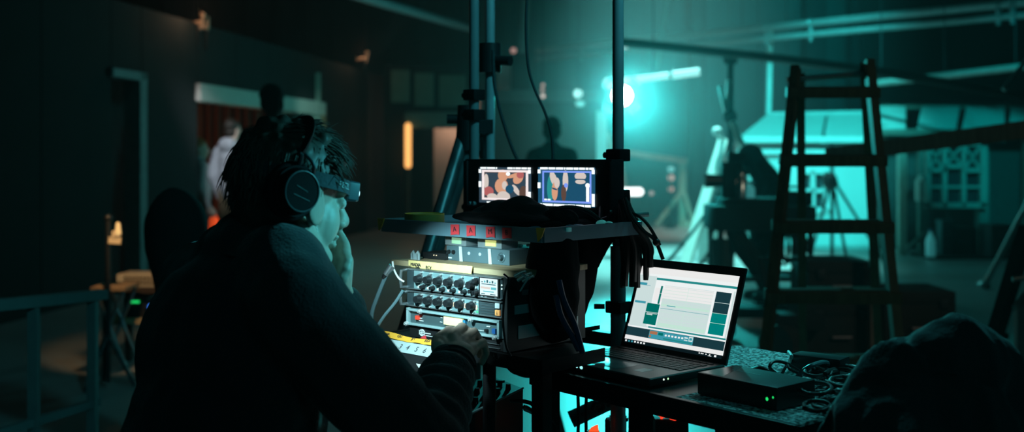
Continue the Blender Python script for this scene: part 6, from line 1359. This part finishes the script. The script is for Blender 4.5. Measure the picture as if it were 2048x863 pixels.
# ---------------------------------------------------------------- headphones
hp = thing('headphones', 'black over-ear headphones worn by the seated man', 'headphones', hq(0, 0, -.05))
CUPM = mat('cup_black', (.004, .005, .006), .7, spec=.15)
for sy in (1, -1):
    c = lambda d, x=0, z=0: hq((-.056 if sy < 0 else -.014)+x, sy*(.088+d), .006+z)
    mb = MB(); mb.cyl(c(-.012), c(.012), .040, .040, 36); mb.ring(c(-.004), M3h.col[1], .037, .010, 36, 10); cup = obj('ear_cup', mb, mat('cup_pad', (.006, .007, .008), .75, spec=.2), hp)
    mb = MB(); mb.cyl(c(.010), c(.026), .037, .033, 40); cp = obj('cup_cover', mb, CUPM, hp)
    mb = MB(); mb.ring(c(.0265), M3h.col[1], .031, .0012, 40, 6); obj('cover_ring', mb, mat('ring_grey', (.10, .13, .14), .4), cp)
    Ml = Matrix.Translation(c(.0268)) @ (Matrix((-M3h.col[0]*sy, M3h.col[2], M3h.col[1]*sy)).transposed()).to_4x4() 
    mb = MB()
    for (x0, x1, z) in ((-.012, .010, .008), (-.016, .016, -.006)):
        mb.tube([c(.0266, x0, z), c(.0266, x1, z-.008)], .0008, 5)
    obj('cup_print', mb, mat('dim_print', (.15, .2, .2), .5), cp)
    mb = MB(); mb.tube(catmull([c(.006, .0, .040), c(.014, -.003, .058), c(.006, -.004, .068)], 6), .0042, 8); mb.tube(catmull([c(.008, .028, .024), c(.016, .022, .045), c(.010, .006, .062)], 6), .0028, 8); obj('yoke', mb, mat('yoke_grey', (.07, .09, .1), .3, .6), hp)
mb = MB(); pts = []
for k in range(25):
    a = math.pi*k/24; pts.append(hq(-.035+.022*math.cos(a)+.038*math.sin(a), .096*math.cos(a), .066+.066*math.sin(a)))
mb.tube(pts, .0115, 10, flat=.42); obj('headband', mb, KR, hp)
# ---------------------------------------------------------------- headlamp
hl = thing('headlamp', 'headlamp on a printed strap shining from the man\'s forehead', 'headlamp', hq(.09, 0, .02))
hl['label'] = 'headlamp on a printed dark strap around the forehead of the seated man'
def sp(a, z=0, e=0): return Vector(((.107+e)*math.cos(a)-.004, (.0885+e)*math.sin(a), .027+z+.01*(1-math.cos(a))*.5))
mb = MB(); n = 72
R_ = [[], [], [], []]
for j in range(n):
    a = 2*math.pi*j/n
    for k, (z, e) in enumerate(((-.0115, 0), (.0115, 0), (.0115, .0022), (-.0115, .0022))): R_[k].append(mb.bm.verts.new(hq(*sp(a, z, e))))
for k in range(4):
    for j in range(n): mb.bm.faces.new((R_[k][j], R_[k][(j+1) % n], R_[(k+1) % 4][(j+1) % n], R_[(k+1) % 4][j]))
st = obj('strap', mb, mat('strap_slate', (.04, .06, .07), .8, scale=200, bump=.2), hl, 0)
bm_all = []
items = []; chars = 'PETZL'; a0 = -1.16; a1 = -.86
for i, ch in enumerate(chars):
    a = a0+(a1-a0)*i/4; p = sp(a, 0, .0030); tn = Vector((-(.107)*math.sin(a), .0885*math.cos(a), 0)).normalized(); nn = Vector((math.cos(a)/.107, math.sin(a)/.0885, 0)).normalized()
    m3 = M3h @ Matrix((tn, Vector((0, 0, 1)), nn)).transposed(); items.append((ch, .0135, Matrix.Translation(hq(*p)) @ m3.to_4x4()))
lettering('strap_print', items, mat('print_pale', (.55, .62, .62), .6), st)
mb = MB(); Mr = M3h.to_4x4(); mb.box(hq(.113, 0, .027), (.026, .056, .034), rot=Mr, bev=.007, seg=3); lb = obj('lamp_body', mb, mat('lamp_slate', (.06, .09, .11), .35), hl)
mb = MB(); mb.ball(hq(.125, 0, .025), (.012, .024, .0145), rot=M3h, seg=20); obj('lens', mb, mat('lens_glow', (.4, .6, .7), .1, emit=(.5, .92, 1.0), es=1.6), lb)
lamp('headlamp_light', 'SPOT', hq(.144, -.0, .022), cl((.125, .0, 1.01)), 21, (.56, .94, 1.0), .012, 54, .8)
lamp('side_teal', 'SPOT', (2.0, 2.05, 1.78), (-.24, 1.82, 1.19), 230, (.09, .80, .94), .12, 11, .9)  # unseen teal spot, added to brighten the man's cheek
lamp('pole_teal', 'SPOT', (1.2, 1.5, 3.0), (0, 2.8, 1.75), 110, (.12, .85, .95), .15, 38, .8)  # added spot out of view, lights the cart poles
lamp('table_glow', 'SPOT', (1.7, 3.0, 3.0), (.62, 2.3, .86), 150, (.12, .9, .95), .3, 22, .8)  # unseen overhead spot added to brighten the table carpet
lamp('jacket_rim', 'SPOT', (.62, 3.6, 2.7), (.60, 1.6, .93), 55, (.1, .85, .92), .1, 15, .8)  # spot added behind the jacket for a lit edge, no visible source
lamp('soft_fill', 'AREA', (1.6, -1.2, 3.4), (-.1, 1.9, .9), 4, (.1, .85, .95), 1.6)  # added area light behind the camera, lifts the foreground slightly
# stool under the man
t = thing('stool', 'black stool under the seated man, hidden behind his jacket', 'stool', (PV_.x, PV_.y, 0))
mb = MB(); mb.cyl((PV_.x, PV_.y, .375), (PV_.x, PV_.y, .42), .18, .17, 28); obj('seat', mb, KC, t)
for k in range(4):
    a = R(45+90*k); mb = MB(); mb.cyl((PV_.x+.12*math.cos(a), PV_.y+.12*math.sin(a), .376), (PV_.x+.2*math.cos(a), PV_.y+.2*math.sin(a), 0), .013); obj('leg', mb, K, t)
